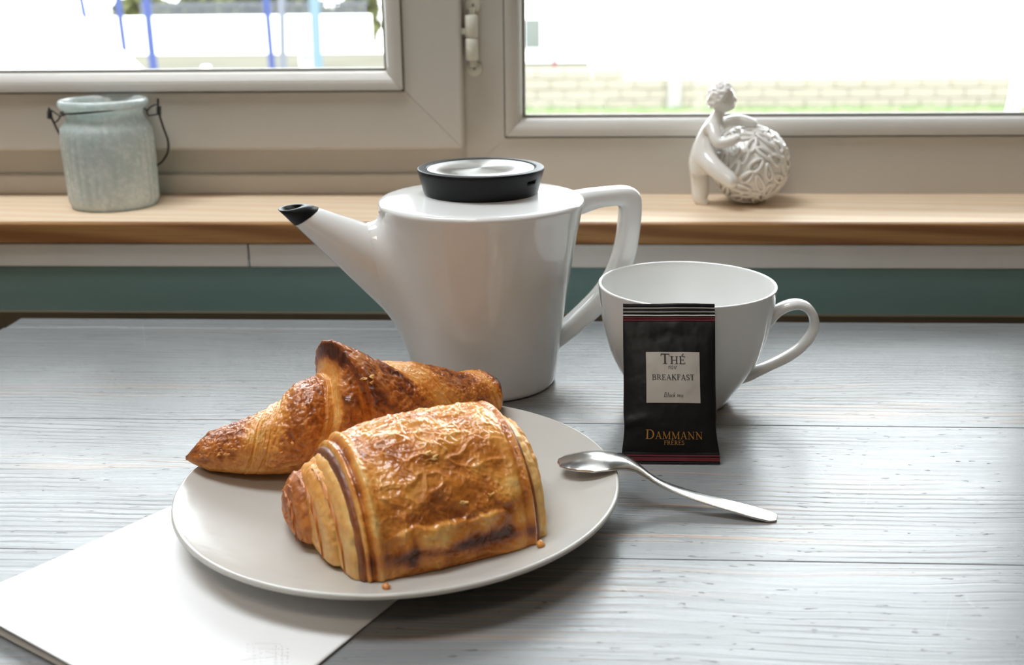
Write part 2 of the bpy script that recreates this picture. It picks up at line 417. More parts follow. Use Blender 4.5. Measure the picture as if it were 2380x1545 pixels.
# fixed light
w2 = thing('window_2', (.2, .985, .1), 'white plastic fixed window light on the right of the mullion', kind='structure')
R2 = (-.0591, .452, .1164, 1.56)
for sd in 'btlr':
    frame_side('glazing_bead', R2, sd, arc_prof(.0001, .0164, framef-.0028, .9985), M_PVC, w2)
    frame_side('gasket', R2, sd, [(.0160, 1.005), (.0160, .997), (.0187, .997), (.0187, 1.005)], M_GASK, w2)
box('pane', R2[0]+.015, R2[1]-.015, 1.000, 1.004, R2[2]+.015, R2[3]-.015, M_GLASS, w2)
# surrounding fixed frame
fr = thing('window_3', (-.2, .985, .0654), 'white plastic outer window frame with a mullion between the two lights', kind='structure')
box('bottom_rail', -.0935+.0002, WX1, framef, 1.05, .0650, .1164, M_PVC, fr, b=.0008)
box('lower_ledge', WX0, -.0938, framef-.001, 1.05, .0650, .0839, M_PVC, fr, b=.002)
box('recessed_rail', WX0, -.0938, .9905, 1.05, .0839, .150, M_PVC, fr)
mp = [(-.112, .1166), (-.0938, .1060), (-.0800, .0985), (-.0588, .1160), (-.0588, 1.58), (-.112, 1.58)]
Vm = [(x, framef-.0006, z) for x, z in mp]+[(x, 1.05, z) for x, z in mp]; n6 = len(mp)
mk('mullion', Vm, [list(range(n6)), list(range(2*n6-1, n6-1, -1))]+[[i, n6+i, n6+(i+1) % n6, (i+1) % n6] for i in range(n6)], M_PVC, fr, smooth=False)
box('mullion_core', -.1, -.048, 1.004, 1.05, .1, 1.58, M_PVC, fr)
box('right_jamb', R2[1]-.0005, WX1, framef, 1.05, .1164, WZ1, M_PVC, fr)
box('left_jamb', WX0, R1[0]+.03, .9905, 1.05, .1, WZ1, M_PVC, fr)
box('top_rail', WX0, WX1, .9905, 1.05, 1.54, WZ1, M_PVC, fr)
# hinge on the mullion
hx, hy = at(1096, 88, .972)[0], .9735
h0, h1, hm = at(1096, 140, .972)[2], at(1096, 36, .972)[2], at(1096, 88, .972)[2]
hg = thing('hinge', (0, 0, 0)); hg.parent = w1; hg.location = Vector((hx, hy, hm))-w1.location
def cyl(name, c, axis, r, L, mat, parent, n=24, b=.0006):
    prof = [(0, 0), (r-b, 0), (r, b), (r, L-b), (r-b, L), (0, L)]
    V = lathe_pts(prof, n)
    if axis == 'y': V = np.stack([V[..., 0], -V[..., 2], V[..., 1]], -1)
    return mk(name, V+np.asarray(c), gridF(len(prof), n, wv=True, flip=True), mat, parent)
cyl('hinge_barrel', (hx, hy, h0), 'z', .0056, hm-h0-.0003, M_PVC2, hg)
cyl('hinge_barrel', (hx, hy, hm+.0003), 'z', .0056, h1-hm, M_PVC2, hg)
pl = []
for yy_ in (12, 160):
    zc = at(1098, yy_, .98)[2]
    cyl('hinge_plate', (hx+.001, framef-.0003, zc), 'y', .0066, .003, M_PVC2, hg)
    cyl('screw', (hx+.001, framef-.0029, zc), 'y', .0014, .0012, M_GASK, hg, n=12)
box('hinge_leaf', hx-.003, hx+.003, .9785, framef, h0-.006, h1+.006, M_PVC2, hg, b=.001)
box('hinge_arm', -.0955, hx, hy-.002, hy+.002, at(1075, 80, .972)[2], at(1075, 66, .972)[2], M_PVC2, hg, b=.0006)

# ================================================================ table
tb = thing('table', (0, .4, -.75), 'grey painted plank table with worn grain standing below the window', 'table')
tx0, tx1 = -.436, .95
seams = [.782, .6015, .4425, .281, .119, -.045]
for k in range(len(seams)-1):
    o = box('plank', tx0+.0012, tx1, seams[k+1]+.00012, seams[k]-.00012, -.028, random.uniform(-.0002, 0), M_TABLE, tb, b=.0005)
box('end_strip', tx0+.0008, tx1, seams[0]+.0003, .809, -.028, 0, M_TABLE, tb, b=.003)
box('apron', tx0+.05, tx1-.05, .745, .765, -.12, -.0281, M_TABLE, tb); box('apron', tx0+.05, tx1-.05, .0, .02, -.12, -.0281, M_TABLE, tb)
for x in (tx0+.05, tx1-.11):
    for y in (.01, .70): box('leg', x, x+.06, y, y+.06, -.75, -.0281, M_TABLE, tb, b=.004)

# ================================================================ napkin
A1 = np.array([-.2476, .4091]); dA = np.array([.0488, .0755]); dA /= np.linalg.norm(dA)
B1 = np.array([-.0709, .4044]); dB = np.array([.0237, .0476]); dB /= np.linalg.norm(dB)
C1 = np.array([-.2278, .3703]); dC = np.array([.0293, -.0173]); dC /= np.linalg.norm(dC)
def isect(p, d, q, e): s = np.linalg.solve(np.array([d, -e]).T, q-p); return p+d*s[0]
nA, nB = isect(A1, dA, C1, dC), isect(B1, dB, C1, dC)
nD = nA+dA*.165; nE = nB+dB*.165
nap = thing('napkin', (*((nA+nB)/2), 0), 'white folded paper napkin lying under the left side of the plate', 'napkin')
def sheet(name, z, lift, inset, seed):
    nu, nv = 90, 90; u, v = np.meshgrid(np.linspace(0, 1, nu), np.linspace(0, 1, nv), indexing='ij')
    u2 = inset+(1-2*inset)*u; v2 = inset+(1-2*inset)*v
    P = (nA*(1-u2)[..., None]+nB*u2[..., None])*(1-v2)[..., None]+(nD*(1-u2)[..., None]+nE*u2[..., None])*v2[..., None]
    base = z+lift*np.exp(-v2*20)*(1-.75*u2)+.00035*noise(np.stack([u*2, v*2, 0*u+seed], -1))*np.minimum(1, 6*np.minimum(np.minimum(u, v), np.minimum(1-u, 1-v)))
    base = np.maximum(base, z-.0001)
    # embossed dots near the front corner
    if lift > .002:
        L1, L2 = np.linalg.norm(nB-nA), .165
        pass
    th = .0004
    top = np.dstack([P, base+th]); bot = np.dstack([P, base])
    V = np.concatenate([top.reshape(-1, 3), bot.reshape(-1, 3)]); n = nu*nv
    F = np.concatenate([gridF(nu, nv), gridF(nu, nv, flip=True)+n])
    ring = [(i, 0) for i in range(nu)]+[(nu-1, j) for j in range(1, nv)]+[(i, nv-1) for i in range(nu-2, -1, -1)]+[(0, j) for j in range(nv-2, 0, -1)]
    r = np.array([i*nv+j for i, j in ring]); r2 = np.roll(r, -1)
    F = np.concatenate([F, np.stack([r2, r, r+n, r2+n], -1)])
    return mk(name, V, F, M_PAPER, nap)
sheet('lower_fold', .0002, .0004, .004, 3.)
sheet('upper_fold', .0009, .0060, 0, 8.)
# embossed rows of dots along the front corner
dots = []
def nap_uv(px, py):
    q = atz(px, py, .0016)[:2]; return q
rows = [((528, 1540), (560, 1528)), ((535, 1545), (600, 1520)), ((575, 1495), (575, 1530)), ((588, 1493), (650, 1494)), ((590, 1504), (590, 1545)), ((604, 1506), (655, 1506)), ((606, 1516), (606, 1545)), ((640, 1500), (640, 1545)), ((655, 1500), (655, 1545)), ((668, 1506), (668, 1545)), ((560, 1532), (640, 1524)), ((620, 1512), (668, 1524))]
for a, b in rows:
    n = max(3, int(math.hypot(b[0]-a[0], b[1]-a[1])/6))
    for t in np.linspace(0, 1, n):
        q = nap_uv(a[0]+(b[0]-a[0])*t, a[1]+(b[1]-a[1])*t)
        dots.append((lathe_pts([(.0007, -.0006), (.0005, .00028), (.0001, .0004)], 8)+np.array([q[0], q[1], 0]), gridF(3, 8, wv=True, flip=True)))
NAPTOP = .00155
V, F = merge(dots)
dob = None
def nap_z(P):
    # height of the napkin's upper face at plan points
    d = np.array(P)[:, :2]-nA; nrm = np.array([-dC[1], dC[0]]); v = (d@nrm)/(dA@nrm)/.165; u = np.clip((d@dC)/np.linalg.norm(nB-nA), 0, 1)
    return .0013+.0060*np.exp(-v*20)*(1-.75*u)
V[:, 2] += nap_z(V)-.0001
dob = mk('embossing', V, F, M_PAPER, nap); dob['kind'] = 'stuff'

# ================================================================ plate
PC = np.array([-.0822, .4831, 0]); PZ0 = .0025
plate_n = np.array([-.010, 0, 1.]); plate_n /= np.linalg.norm(plate_n)
pa = np.array([1, 0, 0.])-plate_n*plate_n[0]; pa /= np.linalg.norm(pa); pb = np.cross(plate_n, pa)
pprof = [(0, .0055), (.03, .0055), (.055, .0060), (.070, .0074), (.085, .0103), (.096, .0133), (.1035, .0156), (.1058, .0163), (.1068, .0158), (.1070, .0150), (.1062, .0138), (.098, .0108), (.085, .0066), (.070, .0033), (.062, .0022), (.0600, .0004), (.058, 0), (.055, .0004), (.0535, .0022), (.03, .0022), (0, .0022)]
pp = smooth_prof(pprof, 6); pp[:, 0] = np.maximum(pp[:, 0], 0)
Vp = lathe_pts(pp, 160); Vp = PC+np.array([0, 0, PZ0])+Vp[..., 0:1]*pa+Vp[..., 1:2]*pb+Vp[..., 2:3]*plate_n
plate = mk('plate', Vp, gridF(len(pp), 160, wv=True, flip=False), M_PLATE, origin=(PC[0], PC[1], 0))
tag(plate, 'round grey-cream coupe plate with a pale rim holding two pastries', 'plate')
def plate_z(x, y):
    dx, dy = x-PC[0], y-PC[1]; r = np.hypot(dx, dy)
    return PZ0+np.interp(r, [0, .03, .055, .07, .085, .096, .1035, .1058], [.0055, .0055, .006, .0074, .0103, .0133, .0156, .0163])+.010*dx

# ================================================================ croissant
def pastry_col(b, lightc=None):
    """brownness 0..1 -> crust colour"""
    x = [0, .2, .4, .6, .8, 1.0]
    c = np.array([(.88, .57, .20), (.84, .385, .085), (.68, .245, .042), (.44, .13, .022), (.21, .050, .012), (.07, .018, .009)])
    b = np.clip(b, 0, 1); return np.stack([np.interp(b, x, c[:, k]) for k in range(3)], -1)
def build_croissant():
    root = thing('croissant', (-.115, .525, .0), 'dark brown glossy croissant with a peaked middle at the back of the plate', 'pastry')
    xs = np.array([432, 436, 445, 480, 540, 600, 640, 690, 730, 760, 785, 830, 880, 905, 960, 1020, 1090, 1130, 1150, 1162, 1166.])
    yt = np.array([1070, 1058, 1045, 1012, 990, 968, 948, 902, 888, 878, 806, 815, 838, 857, 843, 856, 872, 865, 876, 895, 912.])
    Y = np.interp(xs, [432, 690, 800, 950, 1166], [.494, .512, .53, .550, .578])
    T = np.array([at(x, y, q) for x, y, q in zip(xs, yt, Y)])
    zb = np.interp(xs, [432, 470, 560, 640, 1000, 1100, 1166], [.0225, .0165, .0125, .0105, .0105, .0135, .0190])
    s0 = np.linspace(0, 1, len(xs)); cum = np.concatenate([[0], np.cumsum(np.hypot(np.diff(T[:, 0]), np.diff(T[:, 1])))]); s0 = cum/cum[-1]
    n, m = 560, 340
    s = np.linspace(0, 1, n); phi = np.linspace(0, 2*PI, m, endpoint=False)
    S, PHI = np.meshgrid(s, phi, indexing='ij')        # phi 0 = top, pi/2 = towards the viewer, pi = bottom
    front = np.sin(PHI); topw = np.cos(PHI)
    g = np.where(PHI < PI, PHI/(PI/2), (PHI-2*PI)/(PI/2)); g = np.clip(g, -1.6, 1.6)
    slant = np.interp(S, [0, .25, .42, .47, .52, .62, .8, 1], [-.02, -.06, -.05, .03, .06, .15, .12, .02])
    wig = .012*noise(np.stack([S*3, np.cos(PHI)*1.3, np.sin(PHI)*1.3], -1))
    SE = np.clip(S-slant*g+wig*np.sin(np.clip(S, 0, 1)*PI), 0, 1)
    ztop = np.interp(SE, s0, T[:, 2]); zbot = np.interp(S, s0, zb)
    # remove the global trend of top when evaluating sideways, so slant only moves the steps
    smooth_top = np.interp(s, s0, T[:, 2]); k = np.ones(70)/70
    st = np.convolve(np.pad(smooth_top, 35, mode='edge'), k, 'same')[35:-35][:n]
    ztop = ztop-np.interp(SE, s, st)+np.interp(S, s, st)
    h = np.maximum((ztop-zbot)/2, .0006)
    wd = np.interp(S, [0, .02, .06, .15, .3, .45, .6, .8, .92, .97, 1], [.001, .0045, .009, .0145, .0195, .0225, .0215, .0185, .0140, .0105, .0015])
    endc = np.sqrt(np.clip(np.minimum(S/.012, (1-S)/.02), 0, 1))
    cx = np.interp(S, s0, T[:, 0]); cy = np.interp(S, s0, T[:, 1]); cz = (np.interp(S, s, st)*0+zbot+h)
    dirx = np.gradient(np.interp(s, s0, T[:, 0])); diry = np.gradient(np.interp(s, s0, T[:, 1]))
    dirx = np.convolve(np.pad(dirx, 40, mode='edge'), np.ones(81)/81, 'valid'); diry = np.convolve(np.pad(diry, 40, mode='edge'), np.ones(81)/81, 'valid')
    L = np.hypot(dirx, diry); fx, fy = diry/L, -dirx/L              # towards the viewer
    stepgain = h/np.maximum((np.interp(S, s, st)-zbot)/2, .0008); stepgain = np.clip(stepgain, .75, 1.35)
    ex = .92
    ca = np.sign(topw)*np.abs(topw)**ex; sa = np.sign(front)*np.abs(front)**ex
    rz = h*ca; rf = wd*endc*sa*np.where(topw > -.4, stepgain, 1)
    low = sstep(-.2, -.9, topw)
    P = np.stack([cx+fx[:, None]*rf, cy+fy[:, None]*rf, cz+rz], -1)
    nr = np.stack([fx[:, None]*sa/np.maximum(wd, 1e-3), fy[:, None]*sa/np.maximum(wd, 1e-3), ca/np.maximum(h, 1e-3)], -1)
    nr /= np.linalg.norm(nr, axis=-1)[..., None]+1e-9
    # segments in SE: brown glazed fields and light laminated bands
    def px2s(x): return np.interp(x, xs, s0)
    kx = [432, 560, 590, 612, 640, 668, 690, 738, 752, 768, 779, 800, 840, 872, 892, 912, 935, 975, 1020, 1075, 1095, 1112, 1122, 1140, 1166]
    kb = [.64, .54, .36, .24, .26, .40, .55, .58, .28, .18, .46, .50, .66, .72, .40, .22, .20, .46, .64, .62, .38, .24, .36, .70, .80]
    B = np.interp(SE, px2s(np.array(kx)), kb)
    lam = 1-sstep(.25, .5, B)
    Q = P*1000
    big = noise(Q/9.0); bl = ridged(Q/np.array([5.6, 5.6, 4.4]), 2); fine = fbm(Q/1.7, 3)
    wr = ridged(np.stack([SE*60, PHI*3.2, Q[..., 2]/8], -1), 2)
    disp = .0006*big+(1-lam)*(.0009*(bl-.55)+.0006*(wr-.55))+.00028*fine
    stri = np.sin(SE*2*PI*150+6*noise(Q/14)+3*noise(Q/5))*(.5+.5*noise(Q/np.array([3, 12, 12])))
    disp = disp+lam*(.00022*stri+.00035*(wr-.5))
    # lips: paper-thin raised edges where a layer starts
    for ex_, side, amp in ((618, 1, .0012), (655, 1, .0009), (748, 1, .0012), (781, 1, .0022), (905, -1, .0014), (940, -1, .0012), (1097, -1, .0012), (1118, -1, .0010)):
        e = px2s(ex_); dlt = (SE-e)*side
        disp = disp+amp*np.where(dlt > 0, np.exp(-dlt/.016), 0)*sstep(-.004, .0, dlt)-.0008*np.exp(-((dlt+.006)/.004)**2)
    amp = np.minimum(1, np.minimum(S/.05, (1-S)/.06))*(1-low*.85)
    P = P+nr*(disp*amp)[..., None]
    # pull the middle seam up into a peak
    pk = np.exp(-((SE-px2s(786))/.018)**2)*np.clip(topw, 0, 1)**3; P[..., 2] += .0015*pk; P[..., 0] -= .0035*np.exp(-((SE-px2s(783))/.02)**2)*np.clip(topw, 0, 1)**2
    # keep it on the plate
    P[..., 2] = np.maximum(P[..., 2], plate_z(P[..., 0], P[..., 1])+.0002)
    # colour
    b = B-.05+.20*(topw-.45)*(1-lam)+.16*fbm(Q/7+5, 3)-.24*(bl-.6)*(1-lam)+.10*lam*stri+.06*fine
    b = b+.30*np.exp(-((SE-px2s(781))/.0055)**2)*sstep(-.2, .3, topw)        # dark cut edge of the middle strip
    b = b+.45*np.exp(-((SE-px2s(795))/.014)**2)*np.exp(-((PHI-1.25)/.40)**2)  # burnt run of glaze below it
    b = b+.22*np.exp(-((S-px2s(1150))/.02)**2)
    b = np.where(topw < -.1, np.minimum(b, .62)+.10*low, b)
    b = b+.40*np.exp(-((SE-px2s(777))/.008)**2)*np.exp(-(g/.35)**2)
    c = pastry_col(b)
    orange = sstep(.45, 1, topw)*.0
    body = mk('crust', P, gridF(n, m, wv=True), M_CRO, root, col=c)
    # thin torn flap edges lying on the layers
    def flap(pts, wd_, col, name='flap', lift=.0012):
        P_ = np.array([at(x, y, Yq) for x, y, Yq in pts]); P_ = smooth_prof(P_, 10); nn = len(P_); kk = 7
        T_, N_, B_ = frames(P_); toC = np.array([-.05, -.75, .65]); V_ = []
        for i in range(nn):
            side = np.cross(T_[i], toC); side /= np.linalg.norm(side); w_ = wd_*math.sin(PI*(i+.5)/nn)**.6
            for j in range(kk):
                q = j/(kk-1)
                V_.append(P_[i]+side*w_*q+toC*(lift*math.sin(q*PI*.8)+.0004*noise(np.array([[i*.35, j*.5, 1.]]))[0]))
        V_ = np.array(V_); cc = np.repeat(pastry_col(np.full(nn*kk, col)), 1, 0)
        return mk(name, V_, gridF(nn, kk), M_DOUGH, root, col=cc)
    return root, P, nr, s0, xs
cro, CP, CN, cs0, cxs = build_croissant()
# loose thin flakes stuck on the croissant's crust
def surf_near(P, px, py):
    d = P.reshape(-1, 3)-EYE; z = d@fw; X = PW/2+FPX*(d@rt)/z; Yp = PH/2-FPX*(d@up)/z
    near = (np.abs(X-px) < 5) & (np.abs(Yp-py) < 5); idx = np.where(near)[0]
    if len(idx) == 0: return None
    return P.reshape(-1, 3)[idx[np.argmin(z[idx])]]
def flake(px, py, size, ang, P, parent, col=.12, asp=.5, name='flake'):
    c = surf_near(P, px, py)
    if c is None: return
    view = EYE-c; view /= np.linalg.norm(view); nrm = view*.6+np.array([0, 0, .8]); nrm /= np.linalg.norm(nrm)
    a = rt*math.cos(ang)+up*math.sin(ang); a -= nrm*(a@nrm); a /= np.linalg.norm(a); b = np.cross(nrm, a)
    k = 14; V = [c+nrm*.0006]
    for ring, f_ in ((1, .55), (2, 1.0)):
        for i in range(k):
            t = 2*PI*i/k; r = size*f_*(1+.35*math.sin(3*t+px)+.25*random.uniform(-1, 1))
            V.append(c+a*r*math.cos(t)+b*r*asp*math.sin(t)+nrm*(.0006+.0006*math.sin(2*t+py)*f_))
    F = [[0, 1+i, 1+(i+1) % k] for i in range(k)]+[[1+i, 1+k+i, 1+k+(i+1) % k, 1+(i+1) % k] for i in range(k)]
    V = np.array(V); n = len(V); V2 = V-nrm*.00025
    Vf = np.vstack([V, V2]); Ff = F+[[q+n for q in f[::-1]] for f in F]
    Ff += [[1+k+i, 1+k+i+n, 1+k+(i+1) % k+n, 1+k+(i+1) % k] for i in range(k)]
    mk(name, Vf, Ff, M_DOUGH, parent, col=np.repeat(pastry_col(np.array([col])), len(Vf), 0))
for a in ((866, 873, .0022, .1, .05, .4), (847, 877, .0016, .2, .08, .5), (866, 886, .0013, .0, .12, .5), (506, 1062, .0018, .9, .3, .5), (532, 1058, .0014, .5, .28, .6), (683, 1035, .0020, -1.1, .25, .3), (655, 1057, .0011, .2, .3, .6), (545, 1046, .0013, .4, .3, .5)):
    flake(a[0], a[1], a[2], a[3], CP, cro, a[4], a[5])

# ================================================================ chocolate roll (folded puff pastry)
def build_pain():
    FL = np.array([-.0833, .3946]); a = np.array([.8903, .4554]); b = np.array([-.4554, .8903])
    root = thing('pain_au_chocolat', (*(FL+a*.04+b*.043), 0), 'golden glazed pain au chocolat with blistered top at the front of the plate', 'pastry')
    z0 = .0124
    def world(A_, B_, Z_): return np.stack([FL[0]+a[0]*A_+b[0]*B_, FL[1]+a[1]*A_+b[1]*B_, Z_], -1)
    def loft(name, a0, a1, bc, hb, ht, n, m, endr, disp, colf, mat, power=2.05, zoff=0., endpow=2.2, botflat=.86):
        e = endr/(a1-a0); sc_ = np.linspace(.004, 1, 46); ue = e*(1-(1-sc_**endpow)**(1/endpow)); A_ = np.concatenate([ue, np.linspace(e, 1-e, n)[1:-1], 1-ue[::-1]]); n = len(A_); TH = np.linspace(0, 2*PI, m, endpoint=False)     # th 0 = front(viewer), pi/2 = top, pi = back
        U, T = np.meshgrid(A_, TH, indexing='ij')
        # rounded ends
        q = np.clip(np.maximum((e-U)/e, (U-1+e)/e), 0, 1); sc = np.clip(1-q**endpow, 0, 1)**(1/endpow); sc = np.maximum(sc, .004)
        if name != 'top_sheet':
            Aq = a0+(a1-a0)*U; sc = sc*(1-.16*sstep(.001, .010, Aq)*sstep(.078, .069, Aq))
        c, s = np.cos(T), np.sin(T)
        cc = np.sign(c)*np.abs(c)**(2/power); ss = np.sign(s)*np.abs(s)**(2/power)
        zz = np.where(s > 0, ss*ht, ss*ht*.16)
        B_ = bc-cc*hb*(.55+.45*sc)*np.where(sc < .02, sc*50, 1) if False else bc-cc*hb*sc
        dome = 1-.17*np.clip(1-(a0+(a1-a0)*U)/.036, 0, 1.5)**2-.06*np.clip(((a0+(a1-a0)*U)-.060)/.025, 0, 1.3)**2
        Z_ = z0+zoff+ht*.10*(1-sc)+zz*sc*dome+ht*.03
        A2 = a0+(a1-a0)*U
        N = np.stack([0*c, -cc/hb, np.where(s > 0, ss/ht, ss/ht*3)], -1)
        N[..., 0] = np.where(U < .5, -1, 1)*(1-sc)*1.5/ht*.6; N /= np.linalg.norm(N, axis=-1)[..., None]+1e-9
        d = disp(U, T, A2, B_, Z_)
        d = d*np.where(s < -.15, .2, 1)
        A3, B3, Z3 = A2+N[..., 0]*d, B_+N[..., 1]*d, Z_+N[..., 2]*d
        P = world(A3, B3, Z3); P[..., 2] = np.maximum(P[..., 2], plate_z(P[..., 0], P[..., 1])+.0003)
        c_ = colf(U, T, A2, B_, Z_, d)
        return mk(name, P, gridF(n, m, wv=True, flip=True), mat, root, col=c_), P
    # ---- top sheet
    def d_sheet(U, T, A_, B_, Z_):
        Q = np.stack([A_, B_, Z_], -1)*1000
        warp = np.stack([noise(Q/11), noise(Q/11+31), noise(Q/11+57)], -1)*5.0
        sq = np.array([1.25, .9, .9])
        r1 = ridged((Q+warp)/(sq*14), 1); r2 = ridged((Q+warp*.7)/(sq*7)+40, 1); r3 = ridged((Q+warp*.4)/(sq*3.0)+80, 1)
        sharp = lambda r, p: np.clip((r+.1)/1.1, 0, 1)**p
        lump = noise(Q/np.array([20, 15, 15])+3); act = .45+.55*sstep(-.30, .30, noise(Q/14+61)); act2 = .3+.7*sstep(-.2, .35, noise(Q/11+91))
        e = np.minimum(A_, .079-A_); edge = np.exp(-(e/.0022)**2)
        mid = sstep(.006, .014, e)
        fl_ = np.where(np.cos(T) > 0, Z_-z0, .05)+.0022*noise(Q/np.array([9, 30, 30])+77)
        shelf = sstep(.0208, .0190, fl_)*sstep(.012, .02, A_)*sstep(.070, .060, A_)*sstep(.006, .012, fl_)
        return .0015*shelf+mid*(.0026*sharp(r1, 3)+.0024*act*sharp(r2, 4)+.0013*act2*sharp(r3, 3)+.0022*lump-.0010)+.00025*fbm(Q/2.2, 2)+.0009*edge+.0013*np.exp(-((A_-.0065)/.0016)**2)-.0014*np.exp(-((A_-.0036)/.0012)**2)-.0009*np.exp(-((A_-.0742)/.0014)**2)
    def c_sheet(U, T, A_, B_, Z_, d):
        Q = np.stack([A_, B_, Z_], -1)*1000
        s = np.sin(T); c = np.cos(T)
        v = .25-115*d+.30*fbm(Q/14+4, 3)+.03*fbm(Q/2.5, 2)
        e = np.minimum(A_, .079-A_)
        v = v+.22*np.exp(-((A_-.0032)/.0016)**2)+.16*np.exp(-((A_-.0098)/.0012)**2)+.16*np.exp(-((A_-.0755)/.0015)**2)
        frontlow = np.where(c > 0, Z_-z0, .05)
        fl_ = frontlow+.0022*noise(Q/np.array([9, 30, 30])+77); inA = sstep(.012, .02, A_)*sstep(.070, .060, A_)
        v = v+.24*np.exp(-((fl_-.0225)/.0022)**2)*inA+.10*sstep(.0205, .019, fl_)*inA
        wob = .0015*noise(Q/np.array([14, 20, 20])+8)
        v = v+.48*np.exp(-((frontlow-.0095+wob)/.0032)**2)*sstep(.004, .02, A_)
        v = v+.40*np.exp(-((A_-.0215-.002*noise(Q/8))/.0022)**2)*sstep(.027, .014, frontlow)
        v = v+.20*np.exp(-((A_-.062-.004*noise(Q/10))/.005)**2)*np.exp(-((frontlow-.020)/.010)**2)
        v = v+.25*np.exp(-((A_-.030)/.010)**2)*np.exp(-((frontlow-.026)/.006)**2)
        v = np.where(s < -.02, .55+0*v, v)
        v = np.where((c > 0) & (frontlow < .0035), np.minimum(v, .5), v)
        return pastry_col(v)
    sheet_, PS = loft('top_sheet', 0, .079, .0432, .0450, .0505, 420, 620, .0022, d_sheet, c_sheet, M_PAIN, 2.0, endpow=3)
    # ---- laminated inner rolls showing at the two ends
    def d_in(seed, amp):
        def f(U, T, A_, B_, Z_):
            Q = np.stack([A_, B_, Z_], -1)*1000
            return amp*(.0007*noise(Q/6+seed)+.0004*fbm(Q/2+seed, 3)+.00010*np.sin(A_*1000*2*PI/1.6+2*noise(Q/10+seed)))
        return f
    def c_in(base, seed, tipb=.25, topb=.15):
        def f(U, T, A_, B_, Z_, d):
            Q = np.stack([A_, B_, Z_], -1)*1000
            v = base+.10*fbm(Q/6+seed, 3)+topb*np.clip(np.sin(T), 0, 1)**3+tipb*np.exp(-(np.minimum(U, 1-U)*(1)/.06)**2)
            return pastry_col(v)
        return f
    loft('edge_layer', -.0020, .0812, .0440, .0434, .0474, 120, 260, .0014, d_in(1., .6), c_in(.50, 1., .25), M_DOUGH, 2.0, endpow=3)
    loft('dough_layer', -.0066, .0890, .0450, .0412, .0440, 150, 280, .0050, d_in(5., 1.1), c_in(-.04, 5., .12, .10), M_DOUGH, 2.05, endpow=2.3)
    loft('dough_layer', -.0120, .0960, .0520, .0330, .0400, 150, 280, .0060, d_in(9., 1.4), c_in(-.01, 9., .16, .14), M_DOUGH, 2.05, endpow=2.2)
    loft('inner_roll', -.0185, .1020, .0630, .0215, .0310, 140, 220, .0070, d_in(17., 1.9), c_in(.38, 17., .15, .15), M_DOUGH, 2.2, .0010, endpow=2.0)
    # paper-thin fold edges on the left end
    def fold(pts, w_, col, seed):
        P_ = smooth_prof(np.array(pts), 10); nn = len(P_); kk = 6; V = []
        out = np.array([-a[0], -a[1], .1])
        for i in range(nn):
            wv_ = w_*(.5+.5*math.sin(PI*(i+.5)/nn))*(1+.3*noise(np.array([[i*.3, seed, 0]]))[0])
            for j in range(kk):
                q = j/(kk-1); V.append(P_[i]+out*wv_*(q-.35)+np.array([0, 0, .0008])*math.sin(q*3+i*.4+seed)*q)
        V = np.array(V); n_ = len(V); off = np.array([-b[0], -b[1], 0])*.0004
        Vf = np.vstack([V, V+off]); F = np.concatenate([gridF(nn, kk), gridF(nn, kk, flip=True)+n_])
        mk('fold_edge', Vf, F, M_DOUGH, root, col=np.repeat(pastry_col(np.array([col])), len(Vf), 0))
    def arc(bc, hb, ht, A0, t0, t1, zoff=0):
        return [world(np.array(A0), np.array(bc-math.cos(t)*hb), np.array(z0+zoff+math.sin(t)*ht*(1-.17*min(1.5, 1-A0/.036)**2))) for t in np.linspace(t0, t1, 9)]
    fold(arc(.0455, .0385, .0418, -.0064, .12, 1.9), .0013, .48, 1.)
    fold(arc(.0525, .0305, .0380, -.0118, .16, 1.9), .0014, .55, 2.)
    fold(arc(.0630, .0190, .0290, -.0178, .2, 1.9), .0012, .6, 3.)
    return root, PS
pain, PPS = build_pain()
for a_ in ((1085, 1165, .0016, .3, .1, .6), (1010, 1062, .0030, .5, .08, .35), (985, 1050, .0026, .2, .10, .35), (1145, 1145, .0013, .3, .15, .7)):
    flake(a_[0], a_[1], a_[2], a_[3], PPS, pain, a_[4], a_[5])
# crumbs on the plate
def crumb(px, py, r, label, b, z=None):
    q = atz(px, py, .012)
    for _ in range(4): q = atz(px, py, float(plate_z(q[0], q[1])))
    pr = [(0, 0), (.7, .02), (1, .4), (.8, .9), (.35, 1.15), (0, 1.2)]
    V = lathe_pts(np.array(pr)*r, 10); V = V*(1+.35*noise(V*900+px))[..., None]; V[..., 2] -= V[..., 2].min()
    o = mk('crumb', V+np.array([q[0], q[1], plate_z(q[0], q[1])+.0001]), gridF(len(pr), 10, wv=True, flip=True), M_DOUGH, origin=(q[0], q[1], plate_z(q[0], q[1])), col=np.repeat(pastry_col(np.array([b])), V.size//3, 0))
    tag(o, label, 'crumb', 'pastry crumbs on the plate')
crumb(1256, 1270, .0021, 'orange pastry flake by the right front corner of the golden pastry', .3)
crumb(898, 1369, .0018, 'golden crumb at the plate rim before the front edge of the pastry', .4)
crumb(708, 1216, .0008, 'tiny dark speck on the plate left of the golden pastry', 1.)

